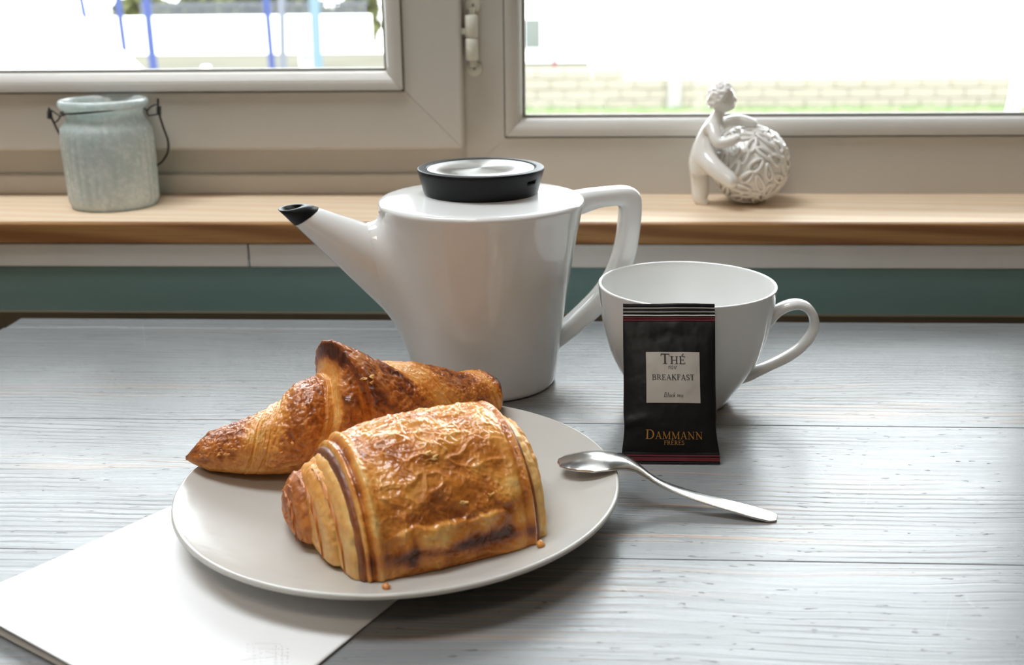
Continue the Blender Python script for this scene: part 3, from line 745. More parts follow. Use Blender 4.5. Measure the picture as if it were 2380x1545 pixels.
# ================================================================ teapot
TC = np.array([-.0554, .6761, 0])
def build_teapot():
    root = thing('teapot', TC, 'white porcelain teapot with conical spout and black steel-topped lid', 'teapot')
    PA = math.radians(15); pdx = np.array([math.cos(PA), math.sin(PA), 0])
    RZ = np.array([[math.cos(PA), -math.sin(PA), 0], [math.sin(PA), math.cos(PA), 0], [0, 0, 1]])
    def tl(x, y):        # picture point -> local point in the upright plane through spout and handle
        d = ray(x, y); n = np.array([-pdx[1], pdx[0], 0]); q = EYE+d*(((TC-EYE)@n)/(d@n)); return np.array([(q-TC)@pdx, 0, q[2]])
    def wt(V): return np.asarray(V)@RZ.T+TC
    prof = [(.0, .0012), (.040, .0012), (.0425, 0), (.0445, .0003), (.0460, .0016), (.0467, .0035), (.0487, .020), (.0512, .040), (.0540, .060), (.0572, .080), (.0606, .100), (.0628, .1115), (.0641, .1160), (.0648, .1180), (.0646, .1196), (.0632, .1208), (.0600, .1214), (.050, .1226), (.038, .1240), (.033, .1245), (0, .1245)]
    pr = np.array(prof); d = np.concatenate([[0], np.cumsum(np.hypot(*np.diff(pr, axis=0).T))])
    tt = np.unique(np.concatenate([np.linspace(0, d[-1], 300), d])); pr = np.stack([np.interp(tt, d, pr[:, 0]), np.interp(tt, d, pr[:, 1])], -1)
    kz = np.array([.25, .5, .25])
    for _ in range(6):
        q = pr.copy(); q[1:-1] = (pr[:-2]+2*pr[1:-1]+pr[2:])/4; pr = q
    n = 720; V = lathe_pts(pr, n)
    # spout: a cone leaning left in the plane of the handle
    apex = tl(597, 439); p1 = tl(930, 634); ax = p1-apex; ax[1] = 0; L = np.linalg.norm(ax); ax /= L; apex[1] = 0
    pz = np.array([-ax[2], 0, ax[0]]); qy = np.array([0, 1., 0]); half = math.tan(math.radians(13.6))
    def sd_spout(P):
        r = P-apex; t = r@ax; A_ = np.maximum(t*half, .001); B_ = np.interp(t, [.03, .12], [.0088, .0205])
        return (np.sqrt((r@pz/A_)**2+(r@qy/B_)**2)-1)*np.minimum(A_, B_)
    def sd_body(P):
        rr = np.hypot(P[..., 0], P[..., 1]); R = np.interp(P[..., 2], pr[40:-60, 1], pr[40:-60, 0]); return (rr-R)*.98
    def smin(a, b, k): h = np.maximum(k-np.abs(a-b), 0)/k; return np.minimum(a, b)-h*h*k*.25
    K = .014
    rad = np.hypot(V[..., 0], V[..., 1]); sel = (V[..., 2] > .004) & (V[..., 2] < .1205) & (V[..., 0] < 0) & (rad > .03)
    U = np.zeros_like(V); U[..., 0] = V[..., 0]/np.maximum(rad, 1e-6); U[..., 1] = V[..., 1]/np.maximum(rad, 1e-6)
    Vs, Us = V[sel], U[sel]; e = np.zeros(len(Vs)); cap = .0125
    topf = sstep(.1205, .1165, Vs[:, 2])
    for _ in range(60):
        f = smin(sd_body(Vs+Us*e[:, None]), sd_spout(Vs+Us*e[:, None]), K*topf+1e-5); e = np.clip(e-f*.6, 0, cap)
    V[sel] = Vs+Us*(e*topf)[:, None]
    mk('body', wt(V), gridF(len(pr), n, wv=True, flip=False), M_POT, root)
    # spout shell
    tip_t = None; m = 96; th = np.linspace(0, 2*PI, m, endpoint=False)
    def ring(t, tilt=0., ins=1., k=1.0):
        # rings are cut along a plane tilted so that the mouth lies level
        out = []
        for c, s in zip(np.cos(th), np.sin(th)):
            tt_ = t
            for _ in range(12):
                A_ = tt_*half*ins; tt_ = t+tilt*A_*c
            A_ = tt_*half*ins; B_ = np.interp(tt_, [.03, .12], [.0088, .0205])*ins
            out.append(apex+ax*tt_+pz*A_*c+qy*B_*s)
        return np.array(out)
    # level cut: moving along pz by A must keep z  -> tilt = -pz.z/ax.z
    t_white = np.linalg.norm(tl(708, 500)-apex); t_mouth = t_white-.0105
    lev = -pz[2]/ax[2]
    ts = np.linspace(0, 1, 60); rings = []
    tl0, tl1 = .0, 0.
    for q in ts: rings.append(ring(t_white+.0010+(.118-t_white)*q**1.1, lev*.30*(1-q)**2))
    inn = [ring(t_white+.001, lev*.30, .8), ring(t_white+.004, lev*.30, .78)]
    allr = [inn[1], inn[0]]+rings
    mk('spout', wt(np.array(allr)), gridF(len(allr), m, wv=True, flip=False), M_POT, root)
    tipr = [ring(t_mouth+.008, lev*.55, .60), ring(t_mouth+.0003, lev*.8, .72), ring(t_mouth-.0002, lev*.8, .95), ring(t_mouth+.0004, lev*.8, 1.06), ring(t_mouth+.004, lev*.6, 1.05), ring(t_white+.0008, lev*.30, 1.035), ring(t_white+.0010, lev*.30, .8)]
    mk('spout_tip', wt(np.array(tipr)), gridF(len(tipr), m, wv=True, flip=False), M_RUBBER, root)
    # handle
    def px(pts): return np.array([tl(x, y) for x, y in pts])
    outer = [(1325, 446), (1345, 443), (1370, 439), (1400, 436), (1430, 433), (1452, 432), (1466, 434), (1477, 440), (1484, 450), (1487, 466), (1486, 500), (1481, 545), (1473, 590), (1459, 632), (1440, 668), (1415, 701), (1385, 732), (1350, 762), (1315, 790), (1290, 808)]
    inner = [(1325, 505), (1345, 497), (1370, 487), (1392, 480), (1412, 477), (1426, 476), (1433, 476.5), (1437, 478), (1440, 482), (1441, 488), (1440, 508), (1436, 545), (1428, 585), (1416, 620), (1400, 650), (1380, 678), (1355, 704), (1330, 728), (1305, 750), (1285, 766)]
    O, I = smooth_prof(px(outer), 8), smooth_prof(px(inner), 8)
    loft_band('handle', wt(O), wt(I), .0088, M_POT, root, 3.4, depth=RZ@np.array([0, 1., 0]))
    # lid
    lp = [(0, .1235), (.0345, .1235), (.0355, .1242), (.0359, .1252), (.0370, .1300), (.0384, .1350), (.0392, .1378), (.0394, .1390), (.0392, .1398), (.0387, .1401), (.0346, .1401), (.0340, .1399), (.0337, .1393), (.0336, .1384), (0, .1384)]
    lp = np.array(lp); dd = np.concatenate([[0], np.cumsum(np.hypot(*np.diff(lp, axis=0).T))]); tq = np.unique(np.concatenate([np.linspace(0, dd[-1], 150), dd]))
    lp = np.stack([np.interp(tq, dd, lp[:, 0]), np.interp(tq, dd, lp[:, 1])], -1); nl = 720; LV = lathe_pts(lp, nl)
    ang = np.arctan2(LV[..., 1], LV[..., 0]); z = LV[..., 2]; rr = np.hypot(LV[..., 0], LV[..., 1])
    a0 = -math.acos((1243-1117)/148.); msk = sstep(.125, .105, np.abs(ang-a0))*sstep(.0012, .0007, np.abs(z-.1338))*(rr > .034)
    LV[..., :2] *= (1-.055*msk)[..., None]
    lid = mk('lid', LV+TC, gridF(len(lp), nl, wv=True, flip=False), M_RUBBER, root, origin=(0, 0, .1235))
    dsc = [(0, 0), (.0325, 0), (.0333, .0004), (.0333, .0008), (.0328, .0011), (.02, .0011), (.0, .0011)]
    Vd = lathe_pts(dsc, 128)+TC+np.array([0, 0, .1385]); o = mk('lid_disc', Vd, gridF(len(dsc), 128, wv=True, flip=False), M_DISC, lid, smooth=True, origin=(0, 0, .015))
    o['label'] = 'brushed steel disc set in the black lid'
    return root
def loft_band(name, O, I, hw, mat, parent, power=2.6, n=40, depth=None):
    """closed tube whose silhouette edges are the polylines O and I; hw = half thickness in depth"""
    th = np.linspace(0, 2*PI, n, endpoint=False); c, s = np.cos(th), np.sin(th)
    cc = np.sign(c)*np.abs(c)**(2/power); ss = np.sign(s)*np.abs(s)**(2/power)
    C, H = (O+I)/2, (O-I)/2; D = np.array([0, 1., 0]) if depth is None else depth
    hwv = np.broadcast_to(np.asarray(hw, float), (len(O),))
    V = C[:, None]+H[:, None]*cc[None, :, None]+D*(hwv[:, None]*ss[None])[..., None]
    F = gridF(len(O), n, wv=True).tolist()+[list(range(n)), [(len(O)-1)*n+k for k in range(n)][::-1]]
    return mk(name, V, F, mat, parent)
pot = build_teapot()

# ================================================================ cup
CC = np.array([.0709, .6426, 0])
cup = thing('teacup', CC, 'white porcelain teacup with a loop handle standing right of the teapot', 'cup')
co = [(0, .0015), (.0235, .0015), (.0250, 0), (.0264, .0002), (.0276, .0016), (.0305, .0062), (.0350, .0128), (.0400, .0208), (.0441, .0290), (.0473, .0380), (.0500, .0480), (.0519, .0600), (.0531, .0715), (.0534, .0742), (.0533, .0749), (.0527, .0752), (.0519, .0749), (.0513, .0735), (.0495, .0590), (.0470, .0450), (.0430, .0325), (.0380, .0225), (.0300, .0120), (.0200, .0068), (.010, .0055), (0, .0052)]
cpf = smooth_prof(co, 7); cpf[:, 0] = np.maximum(cpf[:, 0], 0)
lathe('bowl', cpf, M_CUP, cup, CC, 200)
def cpx(pts): return np.array([at(x, y, CC[1]-.002) for x, y in pts])
oo = [(1772, 742), (1788, 722), (1806, 708), (1830, 698), (1855, 695), (1880, 703), (1897, 724), (1904, 750), (1898, 776), (1878, 805), (1840, 835), (1790, 859), (1748, 880), (1724, 889), (1706, 894)]
ii = [(1780, 768), (1797, 751), (1811, 735), (1830, 723), (1852, 718), (1870, 724), (1880, 740), (1881, 758), (1872, 778), (1848, 803), (1814, 824), (1779, 841), (1745, 854), (1730, 858), (1712, 862)]
loft_band('handle', smooth_prof(cpx(oo), 10), smooth_prof(cpx(ii), 10), np.interp(np.linspace(0, 1, 141), [0, .12, .5, .9, 1], [.0075, .0055, .0050, .0060, .0070]), M_CUP, cup, 2.3)

# ================================================================ tea sachet
pk0, pk1 = np.array([.0297, .5446, .0004]), np.array([.0806, .5448, .0004])
pk2, pk3 = np.array([.0298, .5862, .0782]), np.array([.0803, .5862, .0784])
pkn = np.cross(pk1-pk0, pk2-pk0); pkn /= np.linalg.norm(pkn)      # faces the viewer
pack = thing('tea_sachet', ((pk0+pk1)/2), 'black foil tea sachet leaning upright against the white cup', 'tea bag')
def pk_thick(u, v):
    t = np.clip((v-.075)/(.885-.075), 0, 1); prof = np.sin(PI*t**.80)**.75
    e = np.clip(1-(2*np.abs(u))**2.6, 0, 1)
    return .0052*prof*e**.55
def pk_pos(u, v, side=1, off=0.):
    u = np.asarray(u, float); v = np.asarray(v, float)
    wid = 1+.035*sstep(.16, .04, v)-.020*np.exp(-((v-.22)/.06)**2)-.012*np.exp(-((v-.5)/.2)**2)
    P = pk0*((1-v)*(.5-u*wid))[..., None]+pk1*((1-v)*(.5+u*wid))[..., None]+pk2*(v*(.5-u*wid))[..., None]+pk3*(v*(.5+u*wid))[..., None]
    cr = .00035*fbm(np.stack([u*5+side, v*7, 0*u], -1), 3)+.0012*np.exp(-((v-.245-.12*(u+.5))/.035)**2)*sstep(-.1, -.5, u)-.0010*np.exp(-((v-.80+.1*np.abs(u))/.04)**2)*np.exp(-(u/.25)**2)
    seal = np.where(v > .885, .00022*np.sin(v*2*PI*62), 0)+np.where(v < .06, .00012*np.sin(v*2*PI*70), 0)+np.where(v > .93, .0007*np.sin(u*7+.6), 0)*sstep(.93, 1, v)
    bow = -.0010*np.sin(PI*v)
    t = pk_thick(u, v)*(1 if side > 0 else .55)
    return P+pkn*(side*(t+.00022)+cr*np.clip((v-.02)*30, 0, 1)+seal+bow+off)[..., None]
nu, nv = 90, 240; u, v = np.meshgrid(np.linspace(-.5, .5, nu), np.linspace(0, 1, nv), indexing='ij')
topz = .004*0
f_, b_ = pk_pos(u, v, 1), pk_pos(u, v, -1)
ring = [(i, 0) for i in range(nu)]+[(nu-1, j) for j in range(1, nv)]+[(i, nv-1) for i in range(nu-2, -1, -1)]+[(0, j) for j in range(nv-2, 0, -1)]
r_ = np.array([i*nv+j for i, j in ring]); r2 = np.roll(r_, -1); nn = nu*nv
mk('pouch', np.vstack([f_.reshape(-1, 3), b_.reshape(-1, 3)]), np.concatenate([gridF(nu, nv), gridF(nu, nv, flip=True)+nn, np.stack([r2, r_, r_+nn, r2+nn], -1)]), M_PACK, pack)
def pu(x): return (x-1556.5)/214.
def pv(y):  # pixel row on the pack -> height parameter
    return np.interp(y, _pvY[::-1], _pvV[::-1])
_pvV = np.linspace(0, 1, 200); _q = pk_pos(np.zeros(200), _pvV); _d = _q-EYE; _pvY = PH/2-FPX*(_d@up)/(_d@fw)
def decal(name, x0, x1, y0, y1, mat, off=.00012, n=(40, 20), label=None, full=False):
    if full: U0, U1 = -.5, .5
    else: U0, U1 = pu(x0), pu(x1)
    uu, vv = np.meshgrid(np.linspace(U0, U1, n[0]), np.linspace(pv(y1), pv(y0), n[1]), indexing='ij')
    o = mk(name, pk_pos(uu, vv, 1, off), gridF(*n), mat, pack)
    if label: o['label'] = label
    return o
for y0, y1 in ((714.5, 717.0), (723.0, 725.5), (731.5, 734.5)): decal('stripe', 0, 0, y0, y1, M_WLINE, full=True, n=(40, 3), label='pale grey line across the top seal')
decal('stripe', 0, 0, 737, 746, M_RED, full=True, n=(40, 6), label='dark red band below the top seal')
decal('stripe', 0, 0, 1057, 1061, M_RED, full=True, n=(40, 4), label='dark red line above the bottom seal'); decal('stripe', 0, 0, 1063, 1071, M_RED, full=True, n=(40, 4), label='dark red band on the bottom seal')
decal('label', 1501, 1625, 818, 936, M_LABEL, .0002, label='cream square paper label with black lettering')

# ---- lettering drawn as strokes (serif capitals and a light italic)
TK, TN, SF = .155, .065, .055
def serif(x, y, w): return ('s', [(x-w/2, y), (x+w/2, y)], SF)
def arcp(cx, cy, rx, ry, a0, a1, n=14): return [(cx+rx*math.cos(math.radians(a0+(a1-a0)*i/n)), cy+ry*math.sin(math.radians(a0+(a1-a0)*i/n))) for i in range(n+1)]
def stem(x, w=TK, y0=0, y1=1): return ('s', [(x, y0), (x, y1)], w)
GL = {
 'T': (.82, [stem(.41), serif(.41, .027, .36), ('s', [(.04, .96), (.78, .96)], .08), ('s', [(.055, 1), (.03, .76)], .05), ('s', [(.765, 1), (.79, .76)], .05)]),
 'H': (.98, [stem(.2), stem(.78), ('s', [(.2, .5), (.78, .5)], TN)]+[serif(x, y, .36) for x in (.2, .78) for y in (.027, .973)]),
 'E': (.78, [stem(.2), ('s', [(.04, .97), (.68, .97)], .06), ('s', [(.2, .52), (.54, .52)], .06), ('s', [(.04, .03), (.70, .03)], .06), ('s', [(.68, 1), (.67, .78)], .05), ('s', [(.70, 0), (.74, .25)], .05), ('s', [(.54, .63), (.54, .41)], .045)]),
 'B': (.80, [stem(.2), ('v', [(.04, .97), (.38, .97)]+arcp(.40, .75, .22, .22, 90, -90)+[(.2, .53)], .06, .15), ('v', [(.2, .53), (.42, .53)]+arcp(.43, .28, .26, .25, 90, -90)+[(.04, .03)], .06, .155)]),
 'R': (.88, [stem(.2), ('v', [(.04, .97), (.38, .97)]+arcp(.40, .73, .23, .24, 90, -90)+[(.2, .49)], .06, .15), ('s', [(.40, .49), (.76, .03)], .14), serif(.2, .027, .36), serif(.80, .027, .16)]),
 'K': (.92, [stem(.2), serif(.2, .027, .36), serif(.2, .973, .36), ('s', [(.24, .44), (.70, .97)], .06), ('s', [(.36, .56), (.78, .03)], .15), serif(.70, .973, .30), serif(.78, .027, .30)]),
 'F': (.72, [stem(.2), serif(.2, .027, .38), ('s', [(.04, .97), (.66, .97)], .06), ('s', [(.2, .52), (.52, .52)], .06), ('s', [(.66, 1), (.65, .76)], .05), ('s', [(.52, .63), (.52, .41)], .045)]),
 'A': (.88, [('s', [(.13, .03), (.43, .98)], TN), ('s', [(.43, 1), (.74, .03)], .15), ('s', [(.23, .34), (.64, .34)], .055), serif(.13, .027, .24), serif(.75, .027, .30)]),
 'S': (.66, [('v', arcp(.33, .745, .22, .235, 40, 190)+[(.18, .60), (.33, .52), (.46, .43)]+arcp(.32, .27, .24, .25, 30, -150), .06, .14), ('s', [(.53, .98), (.54, .74)], .04), ('s', [(.09, .28), (.09, .02)], .04)]),
 'D': (.98, [stem(.2), ('v', [(.04, .97), (.40, .97)]+arcp(.44, .5, .40, .47, 90, -90)+[(.04, .03)], .06, .16)]),
 'M': (1.16, [stem(.18, TN), stem(.96, TK), ('s', [(.18, .98), (.56, .06)], .15), ('s', [(.56, .06), (.96, .98)], TN), serif(.18, .027, .28), serif(.96, .027, .34), serif(.12, .973, .18), serif(1.0, .973, .26)]),
 'N': (1.0, [stem(.2, TN), stem(.82, TN), ('s', [(.17, .98), (.82, .02)], .15), serif(.2, .027, .28), serif(.10, .973, .18), serif(.82, .973, .28)]),
 # italics, x-height .46, drawn upright and sheared
 'n': (.44, [('s', [(.08, 0), (.08, .44)], .07), ('s', [(.08, .30), (.18, .42), (.27, .44), (.32, .36), (.32, .08), (.38, .02)], .065)]),
 'o': (.42, [('s', arcp(.20, .23, .15, .22, 0, 360, 20), .065)]),
 'i': (.24, [('s', [(.04, .36), (.11, .44), (.11, .08), (.18, .02)], .07), ('s', [(.12, .58), (.12, .65)], .08)]),
 'r': (.34, [('s', [(.09, 0), (.09, .44)], .07), ('s', [(.09, .28), (.18, .42), (.28, .44)], .07)]),
 'l': (.22, [('s', [(.10, .96), (.10, .08), (.17, .02)], .07)]),
 'a': (.42, [('s', arcp(.19, .22, .14, .21, 60, 330, 16), .065), ('s', [(.32, .44), (.32, .08), (.39, .02)], .07)]),
 'c': (.36, [('s', arcp(.20, .23, .15, .22, 50, 310, 16), .07)]),
 'k': (.42, [('s', [(.10, .96), (.10, 0)], .07), ('s', [(.10, .2), (.26, .42), (.32, .38), (.24, .26), (.12, .24)], .05), ('s', [(.18, .24), (.28, .04), (.38, .03)], .07)]),
 't': (.28, [('s', [(.12, .60), (.10, .08), (.20, .02)], .07), ('s', [(.02, .44), (.24, .44)], .05)]),
 'e': (.38, [('s', [(.07, .22), (.30, .28)]+arcp(.19, .24, .13, .21, 20, 310, 16), .06)]),
 ' ': (.26, []),
 'b': (.66, [('s', [(.14, .97), (.14, .03)], .10), ('s', [(.04, .97), (.34, .97)]+arcp(.34, .76, .16, .21, 90, -90, 10)+[(.14, .54)], .06), ('s', [(.34, .54)]+arcp(.36, .29, .20, .26, 90, -90, 10)+[(.04, .03)], .065)]),
}
def stroke(pts, w0, w1=None):
    p = np.array(pts, float); t = np.gradient(p, axis=0); t /= np.linalg.norm(t, axis=1)[:, None]+1e-9; nrm = np.stack([-t[:, 1], t[:, 0]], -1)
    if w1 is None: wv_ = np.full(len(p), w0)
    else: wv_ = w0+(w1-w0)*np.abs(t[:, 1])
    L = p+nrm*wv_[:, None]/2; R = p-nrm*wv_[:, None]/2
    if np.hypot(*(p[1]-p[0])) > .15 and len(p) == 2:      # subdivide long strokes to follow the surface
        q = np.linspace(0, 1, 5)[:, None]; L = L[0]*(1-q)+L[1]*q; R = R[0]*(1-q)+R[1]*q
    return L, R
def text(name, s, cx, base, H, width, mat, shear=0., small=None, accent=None, off=.0003, gap=.06, label=None):
    """small: scale of letters after the first; accent: {index: 'acute'|'grave'}"""
    pen, items = 0., []
    for i, ch in enumerate(s):
        sc = small if (small and i > 0) else 1.
        adv, st = GL[ch]
        for kind, *r in st:
            L, R = stroke(r[0], r[1], r[2] if kind == 'v' else None); items.append((L*sc+np.array([pen, 0]), R*sc+np.array([pen, 0])))
        if accent and i in accent:
            x = adv*.48; p = [(x-.02, 1.08), (x+.16, 1.30)] if accent[i] == 'acute' else [(x+.06, 1.08), (x-.14, 1.30)]
            L, R = stroke(p, .10); items.append((L*sc+np.array([pen, 0]), R*sc+np.array([pen, 0])))
        pen += (adv+gap)*sc
    pen -= gap; sx = width/pen; parts = []
    for k, (L, R) in enumerate(items):
        X = np.stack([L, R], 1).reshape(-1, 2); x = cx-width/2+(X[:, 0])*sx+X[:, 1]*H*shear; y = base-X[:, 1]*H
        parts.append((pk_pos(pu(x), pv(y), 1, off+.000004*k), gridF(len(L), 2)))
    V, F = merge(parts); o = mk(name, V, F, mat, pack, smooth=False)
    if label: o['label'] = label
text('lettering', 'THE', 1563, 845.5, 23.5, 57, M_INK, small=.76, accent={2: 'acute'}, label='black serif lettering Thé')
text('lettering', 'noir', 1562, 857.5, 17, 21, M_INK, .12, gap=.03, label='black italic lettering noir')
text('lettering', 'BREAKFAST', 1563, 882.5, 12.5, 98, M_INK, label='black serif lettering BREAKFAST')
text('lettering', 'black tea', 1562.5, 922.5, 11.5, 44, M_INK, .15, gap=.02, label='black italic lettering Black tea')
text('lettering', 'DAMMANN', 1564, 1020.5, 22, 131, M_GOLD, small=.80, gap=.04, label='gold foil serif lettering')
text('lettering', 'FRERES', 1564, 1033.5, 10, 46, M_GOLD, accent={2: 'grave'}, label='smaller gold foil serif lettering')

# ================================================================ teaspoon
SA = np.array([.1008, .4836]); SB = np.array([-.0050, .5060]); sd = SB-SA; SLn = np.linalg.norm(sd); sd /= SLn
side = np.array([-sd[1], sd[0], 0]); side = -side if side[1] < 0 else side      # away from the viewer
def on_plane(px, py):
    d = ray(px, py); n = np.array([-sd[1], sd[0], 0]); t = ((np.array([*SA, 0])-EYE)@n)/(d@n); p = EYE+d*t; return (p[:2]-SA)@sd, p[2]
cl = [on_plane(x, y) for x, y in ((1298, 1066), (1318, 1062), (1345, 1058), (1375, 1056), (1405, 1057), (1435, 1061), (1458, 1068), (1480, 1081), (1505, 1100), (1530, 1116), (1560, 1130), (1600, 1144), (1640, 1156), (1680, 1167), (1720, 1178), (1760, 1189), (1790, 1197), (1806, 1201))]
cl = smooth_prof(np.array(cl), 8); t_, z_ = cl[:, 0], cl[:, 1]
z_ = np.maximum(z_, .0011)
wdt = np.interp(t_, np.array([-.002, 0, .003, .010, .022, .040, .055, .062, .068, .074, .080, .088, .096, .102, .106, SLn-.0005, SLn+.002]), [.0010, .0036, .0056, .0062, .0056, .0044, .0032, .0030, .0044, .0078, .0112, .0130, .0122, .0096, .0068, .0030, .0006])
dep = np.interp(t_, [0, .004, .06, .068, .076, .088, .1, SLn], [.0003, .0004, .0004, .0006, .0020, .0034, .0026, .0008])
k = 25; q = np.linspace(-1, 1, k); top_, bot_ = [], []
P0 = np.stack([SA[0]+sd[0]*t_, SA[1]+sd[1]*t_, z_], -1)
Vt = P0[:, None]+side*(wdt[:, None]*q)[..., None]; Vt[..., 2] -= dep[:, None]*(q**2)
thk = .0011; Vb = Vt.copy(); Vb[..., 2] -= thk*(1-.25*q**2)
nS = len(P0); V = np.vstack([Vt.reshape(-1, 3), Vb.reshape(-1, 3)]); nn = nS*k
ring = [(i, 0) for i in range(nS)]+[(nS-1, j) for j in range(1, k)]+[(i, k-1) for i in range(nS-2, -1, -1)]+[(0, j) for j in range(k-2, 0, -1)]
r_ = np.array([i*k+j for i, j in ring]); r2 = np.roll(r_, -1)
mk_sp = mk('teaspoon', V, np.concatenate([gridF(nS, k), gridF(nS, k, flip=True)+nn, np.stack([r2, r_, r_+nn, r2+nn], -1)]), M_SPOON, origin=(SA[0], SA[1], 0))
tag(mk_sp, 'steel teaspoon lying face down with its bowl on the plate rim', 'spoon')

# ================================================================ candle jar
zs = .0654
JC = at(268, 470, .935); JC[2] = zs
jar = thing('candle_jar', JC, 'frosted ribbed glass candle jar with a black wire handle on the sill', 'jar')
pxm = .935/FPX*1.0
sj = np.linalg.norm(at(370, 400, JC[1])-at(160, 400, JC[1]))/210          # metres per pixel here
def jz(y): return zs+(470-y)*sj/.985
jp = [(0, zs+.0004), (.0360, zs+.0004), (.0385, zs+.0012), (.0402, zs+.004), (.0407, zs+.009), (.0412, jz(400)), (.0416, jz(330)), (.0411, jz(303)), (.0398, jz(290)), (.0372, jz(280)), (.0352, jz(272)), (.0350, jz(264)), (.0358, jz(258)), (.0392, jz(252)), (.0408, jz(246)), (.0410, jz(241)), (.0402, jz(236)), (.0385, jz(234)), (.0368, jz(237)), (.0350, jz(246)), (.0330, jz(262)), (.0345, jz(280)), (.0388, jz(300)), (.0394, jz(400)), (.0385, zs+.012), (.036, zs+.006), (0, zs+.0055)]
jr = smooth_prof(jp, 6); jr[:, 0] *= .905; jr[:, 0] = np.maximum(jr[:, 0], 0); njr = 200; JV = lathe_pts(jr, njr)
ang = np.linspace(0, 2*PI, njr, endpoint=False); nout = int(6*11.5)
rib = np.zeros(len(jr)); zz_ = jr[:, 1]; rib[:nout] = sstep(zs+.002, zs+.008, zz_[:nout])*sstep(jz(285), jz(300), zz_[:nout])
JV[..., :2] *= (1+rib[:, None]*.030*np.abs(np.sin(ang*15))[None])[..., None]
mk('glass_body', JV+np.array([JC[0], JC[1], 0]), gridF(len(jr), njr, wv=True, flip=False), M_JAR, jar)
rw = .0352
tilt = (at(340, 250, JC[1])[2]-at(148, 270, JC[1])[2])/(2*rw)
zc_ = at(244, 262, JC[1]-rw)[2]
bandP = [(JC[0]+rw*math.cos(t), JC[1]+rw*math.sin(t), zc_+tilt*rw*math.cos(t)*.8) for t in np.linspace(0, 2*PI, 72)]
tube('wire_band', bandP, .0008, M_WIRE, jar, 8, closed=True)
def jp3(x, y, dY=0): return at(x, y, JC[1]+dY)
bailp = smooth_prof(np.array([jp3(367, 228, 0), jp3(367.5, 245, 0), jp3(370, 265, .001), jp3(380, 297, .010), jp3(390, 325, .022), jp3(391, 348, .030), jp3(384, 366, .036), jp3(367, 383, .042), jp3(320, 402, .046), jp3(250, 400, .047), jp3(185, 370, .044), jp3(150, 330, .036), jp3(134, 303, .026), jp3(124, 282, .010), jp3(115, 265, 0), jp3(114, 250, 0)]), 8)
tube('bail_handle', bailp, .0010, M_WIRE, jar, 10)
for nm, pts, r in (('wire_loop', [(341, 258, 0), (352, 247, 0), (364, 243, -.001), (369, 250, -.002), (367, 264, -.001), (356, 267, 0), (345, 268, 0), (341, 258, 0)], .0007), ('wire_loop', [(118, 255, 0), (128, 262, 0), (139, 271, -.001), (133, 281, 0), (126, 284, 0), (121, 274, 0), (118, 255, 0)], .0007)):
    tube(nm, smooth_prof(np.array([jp3(*p) for p in pts]), 6), r, M_WIRE, jar, 8)
for cx_, cy_ in ((369, 257), (115, 266)):
    hel = [jp3(cx_+4.5*math.cos(t), cy_-9+t*.75, .0018*math.sin(t)) for t in np.linspace(0, 8*PI, 60)]
    tube('wire_coil', hel, .0007, M_WIRE, jar, 6)
for x0, y0, x1, y1 in ((335, 252, 343, 258), (140, 270, 150, 268)):
    tube('wire_link', [jp3(x0, y0, -.004), jp3((x0+x1)/2, (y0+y1)/2-1, -.002), jp3(x1, y1)], .0007, M_WIRE, jar, 6)

# ================================================================ figurine
FY = .938
fig = thing('figurine', (*at(1700, 478, FY)[:2], zs), 'white glazed figurine of a child leaning on an openwork ball on the sill', 'figurine')
sf = np.linalg.norm(at(1800, 385, FY)-at(1700, 385, FY))/100
def f3(x, y, d=0.): return at(x, y, FY+d)
def skin(name, nodes, edges, parent, mat, lev=2, root=0):
    me = bpy.data.meshes.new(name); base = wloc(parent)
    me.from_pydata([tuple(np.asarray(p)-base) for p, r in nodes], edges, []); o = bpy.data.objects.new(name, me); COL.objects.link(o); o.parent = parent
    sk = o.modifiers.new('skin', 'SKIN'); sk.use_smooth_shade = True
    for v_, (p, r) in zip(me.skin_vertices[0].data, nodes): v_.radius = (r*1.3, r*1.3)
    me.skin_vertices[0].data[root].use_root = True
    ss = o.modifiers.new('sub', 'SUBSURF'); ss.levels = lev; ss.render_levels = lev
    dg = bpy.context.evaluated_depsgraph_get(); m2 = bpy.data.meshes.new_from_object(o.evaluated_get(dg)); m2.name = name
    o.modifiers.clear(); o.data = m2; m2.materials.clear(); m2.materials.append(mat)
    for p_ in m2.polygons: p_.use_smooth = True
    return o
S = sf
nodes = [(f3(1630, 352, 0), 25*S), (f3(1643, 318, 0), 21*S), (f3(1655, 291, 0), 16*S), (f3(1668, 270, 0), 10.5*S), (f3(1676, 248, 0), 12*S),
         # near arm
         (f3(1657, 297, -.009), 13*S), (f3(1663, 320, -.016), 12*S), (f3(1669, 335, -.020), 11.5*S), (f3(1692, 330, -.022), 10.5*S), (f3(1710, 322, -.024), 9*S), (f3(1722, 320, -.023), 7*S),
         # far arm
         (f3(1668, 296, .008), 11*S), (f3(1688, 284, .010), 11*S), (f3(1705, 279, .006), 11*S), (f3(1730, 281, .002), 11*S), (f3(1748, 286, .000), 9*S), (f3(1760, 292, -.002), 6*S),
         # standing leg
         (f3(1622, 376, .002), 20*S), (f3(1626, 404, .002), 18*S), (f3(1627, 436, .002), 17*S), (f3(1628, 462, .001), 17*S), (f3(1635, 471, -.001), 10*S), (f3(1648, 473, -.003), 6.5*S),
         # crossed leg in its wide trouser
         (f3(1637, 372, -.010), 20*S), (f3(1658, 388, -.019), 18*S), (f3(1678, 404, -.025), 16*S), (f3(1696, 418, -.029), 15*S), (f3(1705, 424, -.031), 14*S), (f3(1716, 422, -.032), 7*S)]
